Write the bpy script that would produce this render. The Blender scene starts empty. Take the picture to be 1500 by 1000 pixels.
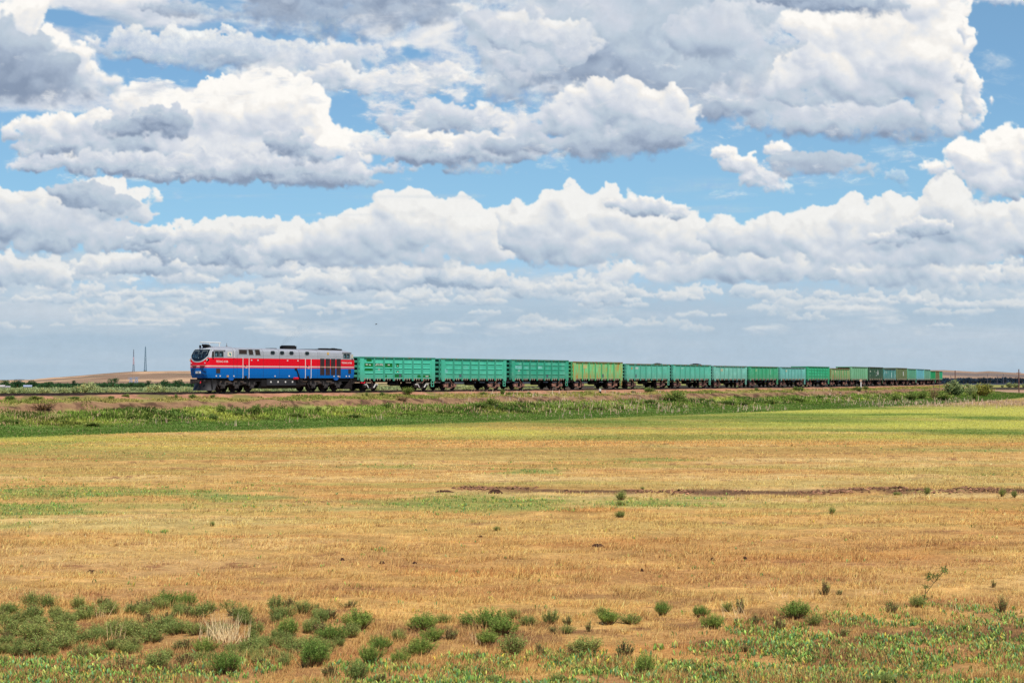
import bpy, math, random
import numpy as np
R = math.radians
# ====================================================================== basics
SC = bpy.context.scene
COL = SC.collection
CAM_H = 4.2          # eye height above the field (the photographer stands on a rise)
FPX = 2250.0         # focal length in picture widths of 1500
HOR = 555.0

def tag(o, label=None, cat=None, group=None, kind=None):
    if label: o['label'] = label
    if cat: o['category'] = cat
    if group: o['group'] = group
    if kind: o['kind'] = kind
    return o

def empty(name, loc=(0, 0, 0), rz=0.0, parent=None):
    o = bpy.data.objects.new(name, None); COL.objects.link(o)
    o.location = loc; o.rotation_euler = (0, 0, rz); o.empty_display_size = 0.3
    if parent: o.parent = parent
    return o

def link(name, me, parent=None, loc=None):
    o = bpy.data.objects.new(name, me); COL.objects.link(o)
    if parent: o.parent = parent
    if loc is not None: o.location = loc
    return o

def copy_tree(o, parent=None):
    c = o.copy(); COL.objects.link(c)
    if parent: c.parent = parent
    for ch in list(o.children): copy_tree(ch, c)
    return c

def np_mesh(name, V, F, mats=(), attrs=None, smooth=False, midx=None):
    """V (n,3), F (m,k) -> mesh; attrs: {name: (n,4) point colours}."""
    V = np.ascontiguousarray(V, np.float32); F = np.ascontiguousarray(F, np.int32)
    me = bpy.data.meshes.new(name)
    me.vertices.add(len(V)); me.vertices.foreach_set('co', V.ravel())
    k = F.shape[1]
    me.loops.add(F.size); me.loops.foreach_set('vertex_index', F.ravel())
    me.polygons.add(len(F)); me.polygons.foreach_set('loop_start', np.arange(0, F.size, k, dtype=np.int32))
    if midx is not None: me.polygons.foreach_set('material_index', np.ascontiguousarray(midx, np.int32))
    me.update(calc_edges=True)
    me.polygons.foreach_set('use_smooth', np.full(len(F), bool(smooth)))
    for an, arr in (attrs or {}).items():
        at = me.attributes.new(an, 'FLOAT_COLOR', 'POINT')
        a = np.ones((len(V), 4), np.float32); arr = np.asarray(arr, np.float32); a[:, :arr.shape[1]] = arr
        at.data.foreach_set('color', a.ravel())
    for m in mats: me.materials.append(m)
    return me

class MB:
    """Collects shapes and links them as ONE mesh object."""
    def __init__(s): s.v = []; s.f = []; s.m = []
    def poly(s, pts, faces, mi=0):
        b = len(s.v); s.v += [tuple(p) for p in pts]
        for f in faces: s.f.append([b + i for i in f]); s.m.append(mi)
        return s
    def box(s, x0, x1, y0, y1, z0, z1, mi=0):
        p = [(x0,y0,z0),(x1,y0,z0),(x1,y1,z0),(x0,y1,z0),(x0,y0,z1),(x1,y0,z1),(x1,y1,z1),(x0,y1,z1)]
        return s.poly(p, [(3,2,1,0),(4,5,6,7),(0,1,5,4),(1,2,6,5),(2,3,7,6),(3,0,4,7)], mi)
    def prism_y(s, prof, y0, y1, mi=0):
        """closed profile of (x,z), extruded along y"""
        n = len(prof)
        p = [(x, y0, z) for x, z in prof] + [(x, y1, z) for x, z in prof]
        f = [tuple(range(n)), tuple(range(2*n-1, n-1, -1))] + [(i, i+n, (i+1) % n + n, (i+1) % n) for i in range(n)]
        return s.poly(p, f, mi)
    def prism_x(s, prof, x0, x1, mi=0):
        n = len(prof)
        p = [(x0, y, z) for y, z in prof] + [(x1, y, z) for y, z in prof]
        f = [tuple(range(n-1, -1, -1)), tuple(range(n, 2*n))] + [(i, (i+1) % n, (i+1) % n + n, i+n) for i in range(n)]
        return s.poly(p, f, mi)
    def tube(s, a, b, r0, r1=None, n=6, mi=0, caps=True):
        r1 = r0 if r1 is None else r1
        a = np.array(a, float); b = np.array(b, float); d = b - a; L = np.linalg.norm(d)
        if L < 1e-6: return s
        d /= L; u = np.cross(d, (0, 0, 1) if abs(d[2]) < .9 else (1, 0, 0)); u /= np.linalg.norm(u); w = np.cross(d, u)
        p = []
        for c, r in ((a, r0), (b, r1)):
            for i in range(n):
                t = 2*math.pi*i/n; p.append(c + r*(math.cos(t)*u + math.sin(t)*w))
        f = [(i, (i+1) % n, (i+1) % n + n, i+n) for i in range(n)]
        if caps: f += [tuple(range(n-1, -1, -1)), tuple(range(n, 2*n))]
        return s.poly(p, f, mi)
    def path(s, pts, r, n=5, mi=0):
        for a, b in zip(pts[:-1], pts[1:]): s.tube(a, b, r, r, n, mi)
        return s
    def disc_y(s, x, z, r, y0, y1, n=20, mi=0):
        return s.tube((x, y0, z), (x, y1, z), r, r, n, mi)
    def build(s, name, mats, parent=None, smooth_angle=None, loc=None):
        me = bpy.data.meshes.new(name); me.from_pydata(s.v, [], s.f)
        mats = mats if isinstance(mats, (list, tuple)) else [mats]
        for m in mats: me.materials.append(m)
        me.polygons.foreach_set('material_index', s.m)
        me.update()
        if smooth_angle is not None:
            me.polygons.foreach_set('use_smooth', [True]*len(s.f)); me.set_sharp_from_angle(angle=R(smooth_angle))
        return link(name, me, parent, loc)

# ====================================================================== materials
def s2l1(c):
    c /= 255.0
    return c/12.92 if c <= .04045 else ((c+.055)/1.055)**2.4
def lin(r, g, b, k=1.0): return (s2l1(r)*k, s2l1(g)*k, s2l1(b)*k, 1.0)

class NT:
    def __init__(s, name):
        s.m = bpy.data.materials.new(name); s.m.use_nodes = True
        s.t = s.m.node_tree; s.t.nodes.clear(); s.out = s.t.nodes.new('ShaderNodeOutputMaterial')
    def n(s, typ, **kw):
        nd = s.t.nodes.new('ShaderNode' + typ)
        for k, v in kw.items():
            if k.startswith('i_'):
                key = k[2:]; key = int(key) if key.isdigit() else key.replace('_', ' ')
                if hasattr(v, 'is_linked'): s.t.links.new(v, nd.inputs[key])
                else: nd.inputs[key].default_value = v
            else: setattr(nd, k, v)
        return nd
    def l(s, a, b): s.t.links.new(a, b)
    def math(s, op, a, b=None, c=None, clamp=False):
        nd = s.t.nodes.new('ShaderNodeMath'); nd.operation = op; nd.use_clamp = clamp
        for i, v in enumerate((a, b, c)):
            if v is None: continue
            if hasattr(v, 'is_linked'): s.l(v, nd.inputs[i])
            else: nd.inputs[i].default_value = v
        return nd.outputs[0]
    def mix(s, f, a, b, mode='MIX'):
        nd = s.t.nodes.new('ShaderNodeMix'); nd.data_type = 'RGBA'; nd.blend_type = mode
        for i, v in ((0, f), (6, a), (7, b)):
            if hasattr(v, 'is_linked'): s.l(v, nd.inputs[i])
            else: nd.inputs[i].default_value = v
        return nd.outputs[2]
    def noise(s, vec, scale, detail=4.0, rough=.55, dist=0.0):
        nd = s.n('TexNoise'); nd.inputs['Scale'].default_value = scale; nd.inputs['Detail'].default_value = detail
        nd.inputs['Roughness'].default_value = rough; nd.inputs['Distortion'].default_value = dist
        if vec is not None: s.l(vec, nd.inputs['Vector'])
        return nd.outputs['Fac']
    def ramp(s, fac, lo, hi):
        nd = s.n('MapRange'); nd.interpolation_type = 'SMOOTHSTEP'
        s.l(fac, nd.inputs[0]); nd.inputs[1].default_value = lo; nd.inputs[2].default_value = hi
        return nd.outputs[0]
    def obj(s): return s.n('TexCoord').outputs['Object']
    def scaled(s, vec, sc):
        nd = s.n('Mapping'); s.l(vec, nd.inputs['Vector']); nd.inputs['Scale'].default_value = sc
        return nd.outputs[0]
    def bsdf(s, color, rough=.6, metal=0.0, spec=.4, bump=None, bstr=.3, bdist=.02):
        b = s.n('BsdfPrincipled')
        for k, v in (('Base Color', color), ('Roughness', rough), ('Metallic', metal), ('Specular IOR Level', spec)):
            if hasattr(v, 'is_linked'): s.l(v, b.inputs[k])
            else: b.inputs[k].default_value = v
        if bump is not None:
            bn = s.n('Bump'); bn.inputs['Strength'].default_value = bstr; bn.inputs['Distance'].default_value = bdist
            s.l(bump, bn.inputs['Height']); s.l(bn.outputs[0], b.inputs['Normal'])
        s.l(b.outputs[0], s.out.inputs[0])
        return s.m

def plain(name, col, rough=.6, metal=0.0, spec=.4, var=.25, scale=3.0):
    """paint or metal with a little uneven dirt"""
    t = NT(name); o = t.obj(); f = t.noise(o, scale, 6, .65)
    dark = (col[0]*(1-var), col[1]*(1-var), col[2]*(1-var), 1); lite = (min(1, col[0]*(1+var)), min(1, col[1]*(1+var)), min(1, col[2]*(1+var)), 1)
    return t.bsdf(t.mix(t.ramp(f, .3, .7), dark, lite), rough, metal, spec)

def attr_mat(name, attr='Col', rough=.9, trans=0.0, rnd=0.0):
    """leafy stuff: colour comes with the mesh, a bit of light passes through"""
    t = NT(name); a = t.n('Attribute', attribute_name=attr).outputs['Color']
    if rnd:
        oi = t.n('ObjectInfo').outputs['Random']
        v = t.math('MULTIPLY_ADD', oi, 2*rnd, 1-rnd)
        hs = t.n('HueSaturation'); t.l(a, hs.inputs['Color']); t.l(v, hs.inputs['Value'])
        h = t.math('MULTIPLY_ADD', oi, -.03, .515); t.l(h, hs.inputs['Hue'])
        a = hs.outputs[0]
    d = t.n('BsdfDiffuse'); t.l(a, d.inputs[0])
    if trans:
        tr = t.n('BsdfTranslucent'); t.l(a, tr.inputs[0])
        mx = t.n('MixShader'); mx.inputs[0].default_value = trans
        t.l(d.outputs[0], mx.inputs[1]); t.l(tr.outputs[0], mx.inputs[2]); t.l(mx.outputs[0], t.out.inputs[0])
    else: t.l(d.outputs[0], t.out.inputs[0])
    return t.m

# ====================================================================== camera, light
cam = bpy.data.objects.new('camera', bpy.data.cameras.new('camera')); COL.objects.link(cam)
cam.location = (0, 0, CAM_H); cam.rotation_euler = (R(90) + math.atan(55.0/FPX), 0, 0)
cam.data.sensor_width = 36; cam.data.lens = FPX/1500*36; cam.data.clip_start = .5; cam.data.clip_end = 40000
SC.camera = cam
SUN_EL, SUN_AZ = R(50), R(164)     # behind the viewer's right shoulder
w = bpy.data.worlds.new('World'); SC.world = w; w.use_nodes = True
nt = w.node_tree; bg = nt.nodes['Background']
sky = nt.nodes.new('ShaderNodeTexSky'); sky.sky_type = 'NISHITA'; sky.sun_disc = False
sky.sun_elevation = SUN_EL; sky.sun_rotation = SUN_AZ; sky.altitude = 300; sky.air_density = .9; sky.dust_density = .1; sky.ozone_density = 9.0
nt.links.new(sky.outputs[0], bg.inputs[0]); bg.inputs[1].default_value = .108
sd = bpy.data.lights.new('sun', 'SUN'); sd.energy = 4.5; sd.angle = R(.55); sd.color = (1, .955, .88)
so = bpy.data.objects.new('sun', sd); COL.objects.link(so)
# light travels along local -Z: aim it from the sun towards the ground
so.rotation_euler = (R(90) - SUN_EL, 0, math.pi - SUN_AZ)
so.location = (60, -80, 120)
SC.view_settings.view_transform = 'Standard'; SC.view_settings.look = 'None'; SC.view_settings.exposure = 0
SC.render.engine = 'CYCLES'
SC.cycles.max_bounces = 6; SC.cycles.diffuse_bounces = 3; SC.cycles.glossy_bounces = 2; SC.cycles.transparent_max_bounces = 10; SC.cycles.volume_bounces = 0
SC.cycles.use_denoising = True

# ====================================================================== the railway's line
TH0, K0, K1, K2 = 0.665873, 0.00116141, 1.68386e-6, -7.98872e-9
X0, Y0, RAIL_Z = -18.0794, 171.5947, CAM_H - 1.29455
_s = np.linspace(-420, 900, 5281)
_sc = np.clip(_s, -60, 330)
_th = TH0 - (K0*_sc + K1*_sc**2/2 + K2*_sc**3/3) - np.where(_s < -60, K0*.6*(_s+60), 0) - np.where(_s > 330, 0.0010*(_s-330), 0)
_ds = _s[1]-_s[0]
_px = np.concatenate([[0], np.cumsum(np.sin((_th[1:]+_th[:-1])/2)*_ds)]); _py = np.concatenate([[0], np.cumsum(np.cos((_th[1:]+_th[:-1])/2)*_ds)])
_i0 = int(np.argmin(abs(_s))); _px += X0-_px[_i0]; _py += Y0-_py[_i0]
def track(s, off=0.0):
    """point on the line at s, moved off metres towards the viewer's side; and heading from +y"""
    x, y, t = np.interp(s, _s, _px), np.interp(s, _s, _py), np.interp(s, _s, _th)
    return x + np.cos(t)*off, y - np.sin(t)*off, t
def track_dist(x, y):
    """signed distance from the line (positive on the viewer's side) and s"""
    ks = np.arange(0, len(_s), 24)
    best = np.full(x.shape, 1e18); bi = np.zeros(x.shape, np.int32)
    for k in ks:
        d = (x-_px[k])**2 + (y-_py[k])**2
        m = d < best; best[m] = d[m]; bi[m] = k
    t = _th[bi]; dx, dy = x-_px[bi], y-_py[bi]
    ss = _s[bi] + dx*np.sin(t) + dy*np.cos(t)
    xx, yy, t = np.interp(ss, _s, _px), np.interp(ss, _s, _py), np.interp(ss, _s, _th)
    return (x-xx)*np.cos(t) - (y-yy)*np.sin(t), ss
# ---------------------------------------------------------------- cloud field
SK_X0, SK_X1, SK_Y0, SK_Y1, SK_ST = -190.0, 1690.0, -130.0, 566.0, 1.08

class Noise2:
    def __init__(self, seed):
        r = np.random.RandomState(seed)
        self.t = r.rand(256, 256).astype(np.float32) * 2 - 1
    def at(self, x, y):
        xi = np.floor(x).astype(np.int32); yi = np.floor(y).astype(np.int32)
        fx = (x - xi).astype(np.float32); fy = (y - yi).astype(np.float32)
        fx = fx * fx * (3 - 2 * fx); fy = fy * fy * (3 - 2 * fy)
        a = xi & 255; b = (xi + 1) & 255; c = yi & 255; d = (yi + 1) & 255
        t = self.t
        return (t[c, a] * (1 - fx) + t[c, b] * fx) * (1 - fy) + (t[d, a] * (1 - fx) + t[d, b] * fx) * fy
    def fbm(self, x, y, octs=5, gain=0.5, billow=False):
        v = 0; amp = 1.0; tot = 0
        for o in range(octs):
            n = self.at(x * 2 ** o + 17.3 * o, y * 2 ** o + 9.1 * o)
            if billow: n = 1 - 2 * np.abs(n)
            v = v + amp * n; tot += amp; amp *= gain
        return v / tot

def box_blur(a, r):
    r = int(round(r))
    if r < 1: return a
    for ax in (0, 1):
        p = np.pad(a, [(r + 1, r) if i == ax else (0, 0) for i in (0, 1)], mode='edge')
        c = np.cumsum(p, axis=ax, dtype=np.float64)
        n = a.shape[ax]
        if ax == 0: a = (c[2*r+1:2*r+1+n] - c[:n]) / (2*r+1)
        else: a = (c[:, 2*r+1:2*r+1+n] - c[:, :n]) / (2*r+1)
    return a.astype(np.float32)

def blur(a, s):
    r = s * 0.9
    return box_blur(box_blur(a, r), r) if s >= 1 else a

def soft1(a):
    p = np.pad(a, 1, mode='edge'); a = (p[:-2, 1:-1] + 2 * p[1:-1, 1:-1] + p[2:, 1:-1]) / 4
    p = np.pad(a, 1, mode='edge'); return (p[1:-1, :-2] + 2 * p[1:-1, 1:-1] + p[1:-1, 2:]) / 4

def sstep(a, b, x):
    t = np.clip((x - a) / (b - a), 0, 1); return t * t * (3 - 2 * t)

def s2l(c):
    c = np.asarray(c, dtype=np.float32) / 255.0
    return np.where(c <= 0.04045, c / 12.92, ((c + 0.055) / 1.055) ** 2.4)

def cloud_field():
    xs = np.arange(SK_X0, SK_X1, SK_ST, dtype=np.float32); ys = np.arange(SK_Y0, SK_Y1, SK_ST, dtype=np.float32)
    nx, ny = len(xs), len(ys)
    RGB = np.zeros((ny, nx, 3), np.float32); A = np.zeros((ny, nx), np.float32)
    N1, N2, N3 = Noise2(3), Noise2(11), Noise2(29)
    LUT_S = np.array([0, .18, .36, .55, .75, .9, 1.0])
    LUT = np.array([[138,154,178],[168,183,203],[189,203,217],[206,213,225],[227,230,235],[243,240,236],[254,251,246]], np.float32)

    def over(win, shade, alpha, haze, hz=(173, 195, 213)):
        j0, j1, i0, i1 = win
        s = np.clip(shade, 0, 1)
        col = np.stack([np.interp(s, LUT_S, LUT[:, k]) for k in range(3)], -1).astype(np.float32)
        hz = np.array(hz, np.float32)
        warm = np.array([236, 231, 226], np.float32)
        h = haze[..., None] if isinstance(haze, np.ndarray) else haze
        col = col * (1 - h) + (hz * (1 - 0.55 * s[..., None]) + warm * 0.55 * s[..., None]) * h
        a = alpha[..., None]
        R = RGB[j0:j1, i0:i1]; B = A[j0:j1, i0:i1]
        na = alpha + B * (1 - alpha)
        RGB[j0:j1, i0:i1] = (col * a + R * (B * (1 - alpha))[..., None]) / np.maximum(na, 1e-4)[..., None]
        A[j0:j1, i0:i1] = na

    def window(x0, x1, y0, y1):
        i0 = max(0, int((x0 - SK_X0) / SK_ST)); i1 = min(nx, int((x1 - SK_X0) / SK_ST) + 1)
        j0 = max(0, int((y0 - SK_Y0) / SK_ST)); j1 = min(ny, int((y1 - SK_Y0) / SK_ST) + 1)
        return j0, j1, i0, i1

    def cumulus(puffs, seed, base=None, soft=0.22, warp=0.16, detail=1.0, haze=0.0, tone=0.0, contrast=1.0, basegrey=0.55, n=260, rmul=1.0, alpha=1.0, hole=0.0, fade=None, smooth=1.0, melt=0.0, patch=0.16, rag=0.62, glow=1.0):
        """A heap of puffs: macro ellipses (x, y, rx, ry) grow smaller spheres; lit from above right."""
        r = np.random.RandomState(seed)
        pf = np.array(puffs, np.float32)
        ext = float(pf[:, 2:].max()) * 0.45 + 14
        win = window((pf[:, 0]-pf[:, 2]).min()-ext, (pf[:, 0]+pf[:, 2]).max()+ext, (pf[:, 1]-pf[:, 3]).min()-ext, (pf[:, 1]+pf[:, 3]).max()+ext)
        j0, j1, i0, i1 = win
        if j1 - j0 < 4 or i1 - i0 < 4: return
        X, Y = np.meshgrid(xs[i0:i1], ys[j0:j1])
        size = float(np.median(pf[:, 3]))
        f = 1.0 / max(size * 0.9, 8)
        wx = N1.fbm(X * f + seed, Y * f, 6, 0.55) * size * warp * 2.4
        wy = N2.fbm(X * f, Y * f + seed, 6, 0.55) * size * warp * 2.0
        XX, YY = X + wx, Y + wy
        H = np.full(X.shape, -1e3, np.float32)
        for (cx, cy, rx, ry) in pf:
            d2 = ((XX - cx) / rx) ** 2 + ((YY - cy) / ry) ** 2
            rr = min(rx, ry)
            H = np.maximum(H, rr * np.where(d2 < 1, np.sqrt(np.maximum(1 - d2, 0)), (1 - d2) * 0.9))
        Hm = H.copy()
        # children
        wts = pf[:, 2] * pf[:, 3]; wts = wts / wts.sum()
        yb = base if base is not None else float((pf[:, 1] + pf[:, 3]).max())
        yt = float((pf[:, 1] - pf[:, 3]).min())
        for k in range(int(n)):
            p = pf[r.choice(len(pf), p=wts)]
            a = r.rand() * 6.2832; q = r.rand() ** 0.55
            cx = p[0] + p[2] * q * np.cos(a); cy = p[1] - p[3] * q * np.sin(a) * (1.0 if np.sin(a) > 0 else 0.75)
            m = min(p[2], p[3])
            rad = m * (0.10 + 0.38 * r.rand() ** 2.2) * rmul
            cz = m * np.sqrt(max(1 - q * q, 0)) * 0.92
            ii0 = int((cx - rad * 1.8 - xs[i0]) / SK_ST); ii1 = int((cx + rad * 1.8 - xs[i0]) / SK_ST) + 2
            jj0 = int((cy - rad * 1.8 - ys[j0]) / SK_ST); jj1 = int((cy + rad * 1.8 - ys[j0]) / SK_ST) + 2
            ii0, jj0 = max(0, ii0), max(0, jj0)
            if ii1 <= ii0 or jj1 <= jj0: continue
            sx = XX[jj0:jj1, ii0:ii1]; sy = YY[jj0:jj1, ii0:ii1]
            if sx.size == 0: continue
            d2 = (sx - cx) ** 2 + (sy - cy) ** 2
            z = np.where(d2 < rad * rad, cz - rad * 0.35 + np.sqrt(np.maximum(rad * rad - d2, 0)), -1e3)
            Hs = H[jj0:jj1, ii0:ii1]
            np.maximum(Hs, z, out=Hs)
        # ragged density: the heap plus fractal noise, then light worked through it from above right
        fd = 1.0 / (size * 0.30)
        bil = N3.fbm(XX * fd, YY * fd + seed * 3.1, 5, 0.62, billow=True)
        n7 = N2.fbm(X * f * 1.25 + seed * 1.3, Y * f * 1.35 - seed, 7, 0.60)
        t = np.clip((yb - Y + wy * 0.5) / max(yb - yt, 1), 0, 1)
        bot = 1 - sstep(0.0, 0.5, t)
        Hn = H / size
        dens = np.clip(Hn * 0.70 + rag * n7 * (1 + 0.5 * bot) + 0.10 * bil * detail + 0.04, 0, 1.1)
        if base is not None:
            nb = N1.fbm(X * f * 0.7, Y * f * 2, 4) * size * 0.22
            dens = dens * (1 - sstep(yb - size * (0.2 + melt), yb + size * 0.24, Y + nb))
        if hole > 0:
            hn = N3.fbm(X * f * 0.8 + seed, Y * f * 1.6, 6, 0.6)
            dens = dens * (1 - hole * sstep(0.0, 0.42, hn))
        tau = np.zeros_like(dens); st = max(1.0, size / SK_ST * 0.035); pos = 0.0; dsm = dens
        for q in range(11):
            pos += st; w = st; st *= 1.27
            sx_, sy_ = int(round(pos * 0.42)), int(round(pos * 0.90))
            if q in (4, 7, 9): dsm = blur(dsm, 0.35 * st + 1)
            sh = np.zeros_like(dens)
            if sy_ < dens.shape[0] and sx_ < dens.shape[1]: sh[sy_:, :dens.shape[1] - sx_] = dsm[:dens.shape[0] - sy_, sx_:]
            tau += sh * w
        tau = tau * SK_ST / size
        lit = np.exp(-np.maximum(tau - 0.10, 0) * 1.9 * glow)
        Hc = np.maximum(H, -size * 0.5)
        b2 = N1.fbm(XX / (size * 0.13), YY / (size * 0.13) + seed, 4, 0.6, billow=True)
        hs = blur(Hc + bil * size * 0.075 + b2 * size * 0.016, (1.2 + size * 0.02 * smooth) * 1.1); hb = blur(Hc, size * 0.10 + 2)
        def lamb(h, k):
            gy, gx = np.gradient(h, SK_ST)
            nzz = 1.0 / np.sqrt(gx * gx + gy * gy + k * k)
            return (-gx * 0.30 + gy * 0.72 + k * 0.62) * nzz
        lam = 0.46 * lamb(hs, 1.4) + 0.54 * lamb(hb, 1.0)
        pn = N2.fbm(XX * f * 0.55 + seed * 0.7, YY * f * 1.0 - seed, 4, 0.55)
        low = 1 - sstep(0.02, 0.85, t + 0.30 * pn)
        shade = 0.30 + 0.37 * lit * contrast + 0.42 * lam * contrast - 0.62 * basegrey * low + tone
        shade += 0.03 * bil + patch * 0.9 * pn + 0.12 * n7 * contrast
        al = sstep(0.05, 0.17 + soft * (0.34 + 0.85 * bot), dens)
        al = soft1(al)
        if fade is not None: al = al * fade(X, Y)
        hz = haze(X, Y) if callable(haze) else haze
        over(win, shade, al * alpha, hz)

    def sheet(x0, x1, y0, y1, seed, sx, sy, cover=0.0, soft=0.35, tone=0.6, var=0.35, haze=0.0, alpha=1.0, mask=None, fine=0.55, tint=(173, 195, 213)):
        """Flat broken layer seen edge-on: stretched noise with lit and grey patches."""
        win = window(x0, x1, y0, y1); j0, j1, i0, i1 = win
        X, Y = np.meshgrid(xs[i0:i1], ys[j0:j1])
        wx = N1.fbm(X / sx + seed, Y / sy, 5) * sx * 0.35; wy = N2.fbm(X / sx, Y / sy + seed, 5) * sy * 0.35
        XX, YY = (X + wx) / sx, (Y + wy) / sy
        d = N3.fbm(XX + seed * 1.7, YY, 6, fine)
        d2 = N3.fbm(XX + seed * 1.7 + 0.06, YY - 0.22, 6, fine)      # towards the light
        # fade at the sides of the region
        m = sstep(0, 1, (X - x0) / (0.12 * (x1 - x0))) * sstep(0, 1, (x1 - X) / (0.12 * (x1 - x0))) if x0 > SK_X0 or x1 < SK_X1 else 1.0
        m = m * sstep(0, 1, (Y - y0) / (0.16 * (y1 - y0))) * sstep(0, 1, (y1 - Y) / (0.16 * (y1 - y0)))
        D = d + cover - (1 - m) * 1.2
        if mask is not None: D = D + mask(X + wx * 1.1, Y + wy * 1.3)
        al = sstep(0, soft, D)
        big = N1.fbm(XX * 0.6 + 40, YY * 0.6 + seed, 3)
        shade = tone + var * (d - d2) * 3.0 + var * 0.7 * big - 0.20 * np.clip(D - 0.25, 0, 1)
        hz = haze(X, Y) if callable(haze) else haze
        over(win, shade, al * (alpha(X, Y) if callable(alpha) else alpha), hz, tint)
    exec_layout(cumulus, sheet)
    return xs, ys, RGB, A
def exec_layout(cumulus, sheet):
    def row(x0, x1, y, h, seed, step, jit=0.5):
        r = np.random.RandomState(seed); out = []; x = x0
        while x < x1:
            w = step * (0.6 + 0.9 * r.rand()); hh = h * (0.5 + 0.8 * r.rand())
            out.append((x, y + h * jit * (r.rand() - 0.5), w * 0.75, hh)); x += w * 0.8
        return out
    E = lambda X, Y, x, y, rx, ry: np.exp(-(((X - x) / rx) ** 2 + ((Y - y) / ry) ** 2))
    # haze towards the horizon, then rows of flat heaps seen through it
    sheet(-400, 1900, 200, 1300, 5, 620, 60, cover=1.3, soft=1.2, tone=0.30, var=0.05, haze=0.9, alpha=lambda X, Y: 0.98*sstep(330, 470, Y))
    sheet(-400, 1900, -330, 760, 6, 700, 200, cover=1.6, soft=1.0, tone=0.4, var=0.02, haze=1.0, alpha=lambda X, Y: (0.30 + 0.16 * sstep(60, 330, Y)) * (1 - sstep(330, 430, Y)), tint=(146, 206, 224))
    sheet(-400, 1900, 345, 560, 9, 300, 46, cover=0.55, soft=.9, tone=.52, var=.14, haze=.62, alpha=lambda X, Y: .88 * (1 - .6 * sstep(450, 540, Y)))
    sheet(-400, 1900, 360, 510, 10, 80, 24, cover=0.06, soft=.7, tone=.74, var=.25, haze=.55, alpha=.8)
    # small heaps, farther ones lower and hazier
    r = np.random.RandomState(17)
    for k in range(150):
        q = r.rand() ** 0.8; yb = 488 - 86 * q; far = 1 - q
        cx = -190 + 1880 * ((k * 0.618034) % 1.0) + 30 * r.randn(); wd = (24 + 60 * r.rand() ** 1.6) * (1 - 0.25 * far); hh = (11 + 24 * q) * (0.6 + 0.7 * r.rand())
        m = 3 + int(4 * r.rand()); pf = []
        for i in range(m):
            u = (i + .5) / m * 2 - 1 + .2 * r.randn(); pf.append((cx + u * wd, yb - hh * (0.28 + .30 * r.rand()) * (1 - .3 * u * u), wd * (.22 + .26 * r.rand()), hh * (.32 + .34 * r.rand()) * (1 - .35 * abs(u))))
        cumulus(pf, 200 + k, base=yb, soft=.5, warp=.34, haze=.42 + .44 * far + .05 * r.randn(), tone=.05 + .06 * r.randn(), basegrey=.34, n=50 + 40 * q, alpha=.95 - .35 * far, melt=.6, patch=.25, rmul=1.2)
    cumulus([(930, 400, 60, 22), (1000, 392, 62, 34), (1075, 388, 60, 36), (1150, 385, 60, 32), (1210, 392, 40, 24)], 65, glow=.55, base=416, haze=.36, tone=.06, basegrey=.38, n=340, warp=.22, melt=.5, patch=.25)
    cumulus([(1258, 398, 34, 24), (1310, 394, 44, 32), (1365, 398, 44, 32), (1430, 402, 36, 20)], 66, glow=.55, base=424, haze=.40, tone=.06, basegrey=.38, n=260, warp=.24, melt=.5, patch=.25)
    cumulus([(160, 388, 50, 18), (230, 384, 60, 20), (310, 392, 60, 18), (390, 384, 50, 22)], 62, base=408, haze=.38, tone=.07, basegrey=.34, n=300, warp=.36, melt=.6, patch=.35, hole=.4)
    cumulus([(470, 412, 60, 16), (560, 408, 60, 20), (640, 402, 60, 18), (700, 412, 50, 16)], 63, base=430, haze=.48, tone=.0, basegrey=.34, n=260, warp=.34, melt=.6, patch=.35, hole=.3)
    cumulus([(10, 396, 44, 26), (60, 404, 50, 20), (-60, 400, 70, 26)], 64, base=424, haze=.42, tone=.04, basegrey=.36, n=200, warp=.3, melt=.5, patch=.25)
    # middle row: the three big heaps, left to right
    cumulus([(225, 350, 60, 18), (300, 344, 58, 22), (360, 343, 50, 24), (420, 350, 60, 28), (330, 372, 120, 20), (470, 372, 60, 20)], 70, base=396, haze=.30, tone=.05, basegrey=.34, n=420, warp=.36, hole=.55, melt=.4, patch=.34)
    cumulus([(25, 318, 44, 42), (90, 322, 60, 38), (150, 292, 46, 34), (195, 302, 36, 26), (-50, 320, 70, 44), (60, 350, 90, 24), (150, 345, 60, 24)], 71, base=378, haze=.24, tone=.03, basegrey=.36, n=320, warp=.22, melt=.4, patch=.25)
    cumulus([(120, 284, 46, 18), (170, 298, 36, 14), (90, 278, 30, 10)], 72, haze=.22, tone=-.22, basegrey=.1, n=60, warp=.24, soft=.6, contrast=.6)
    cumulus([(222, 343, 24, 14), (205, 350, 24, 10)], 73, haze=.30, tone=-.10, basegrey=.25, n=50, warp=.25, soft=.6)
    cumulus([(480, 350, 46, 32), (540, 345, 58, 40), (600, 326, 50, 44), (655, 328, 52, 40), (712, 345, 44, 40), (560, 372, 90, 24), (680, 368, 80, 26), (430, 358, 50, 22)], 74, glow=.55, base=396, haze=.26, tone=.10, basegrey=.32, n=620, warp=.16, melt=.45, patch=.18)
    cumulus([(775, 326, 36, 36), (830, 318, 50, 40), (885, 312, 50, 36), (940, 330, 48, 38), (800, 355, 60, 36), (880, 356, 80, 34), (1000, 343, 44, 32), (960, 368, 70, 26)], 75, glow=.55, base=396, haze=.26, tone=.10, basegrey=.32, n=620, warp=.17, melt=.45, patch=.2)
    cumulus([(950, 303, 40, 16), (985, 308, 28, 12), (905, 296, 26, 9)], 76, haze=.16, tone=-.04, basegrey=.3, n=90, warp=.3, soft=.6)
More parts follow.
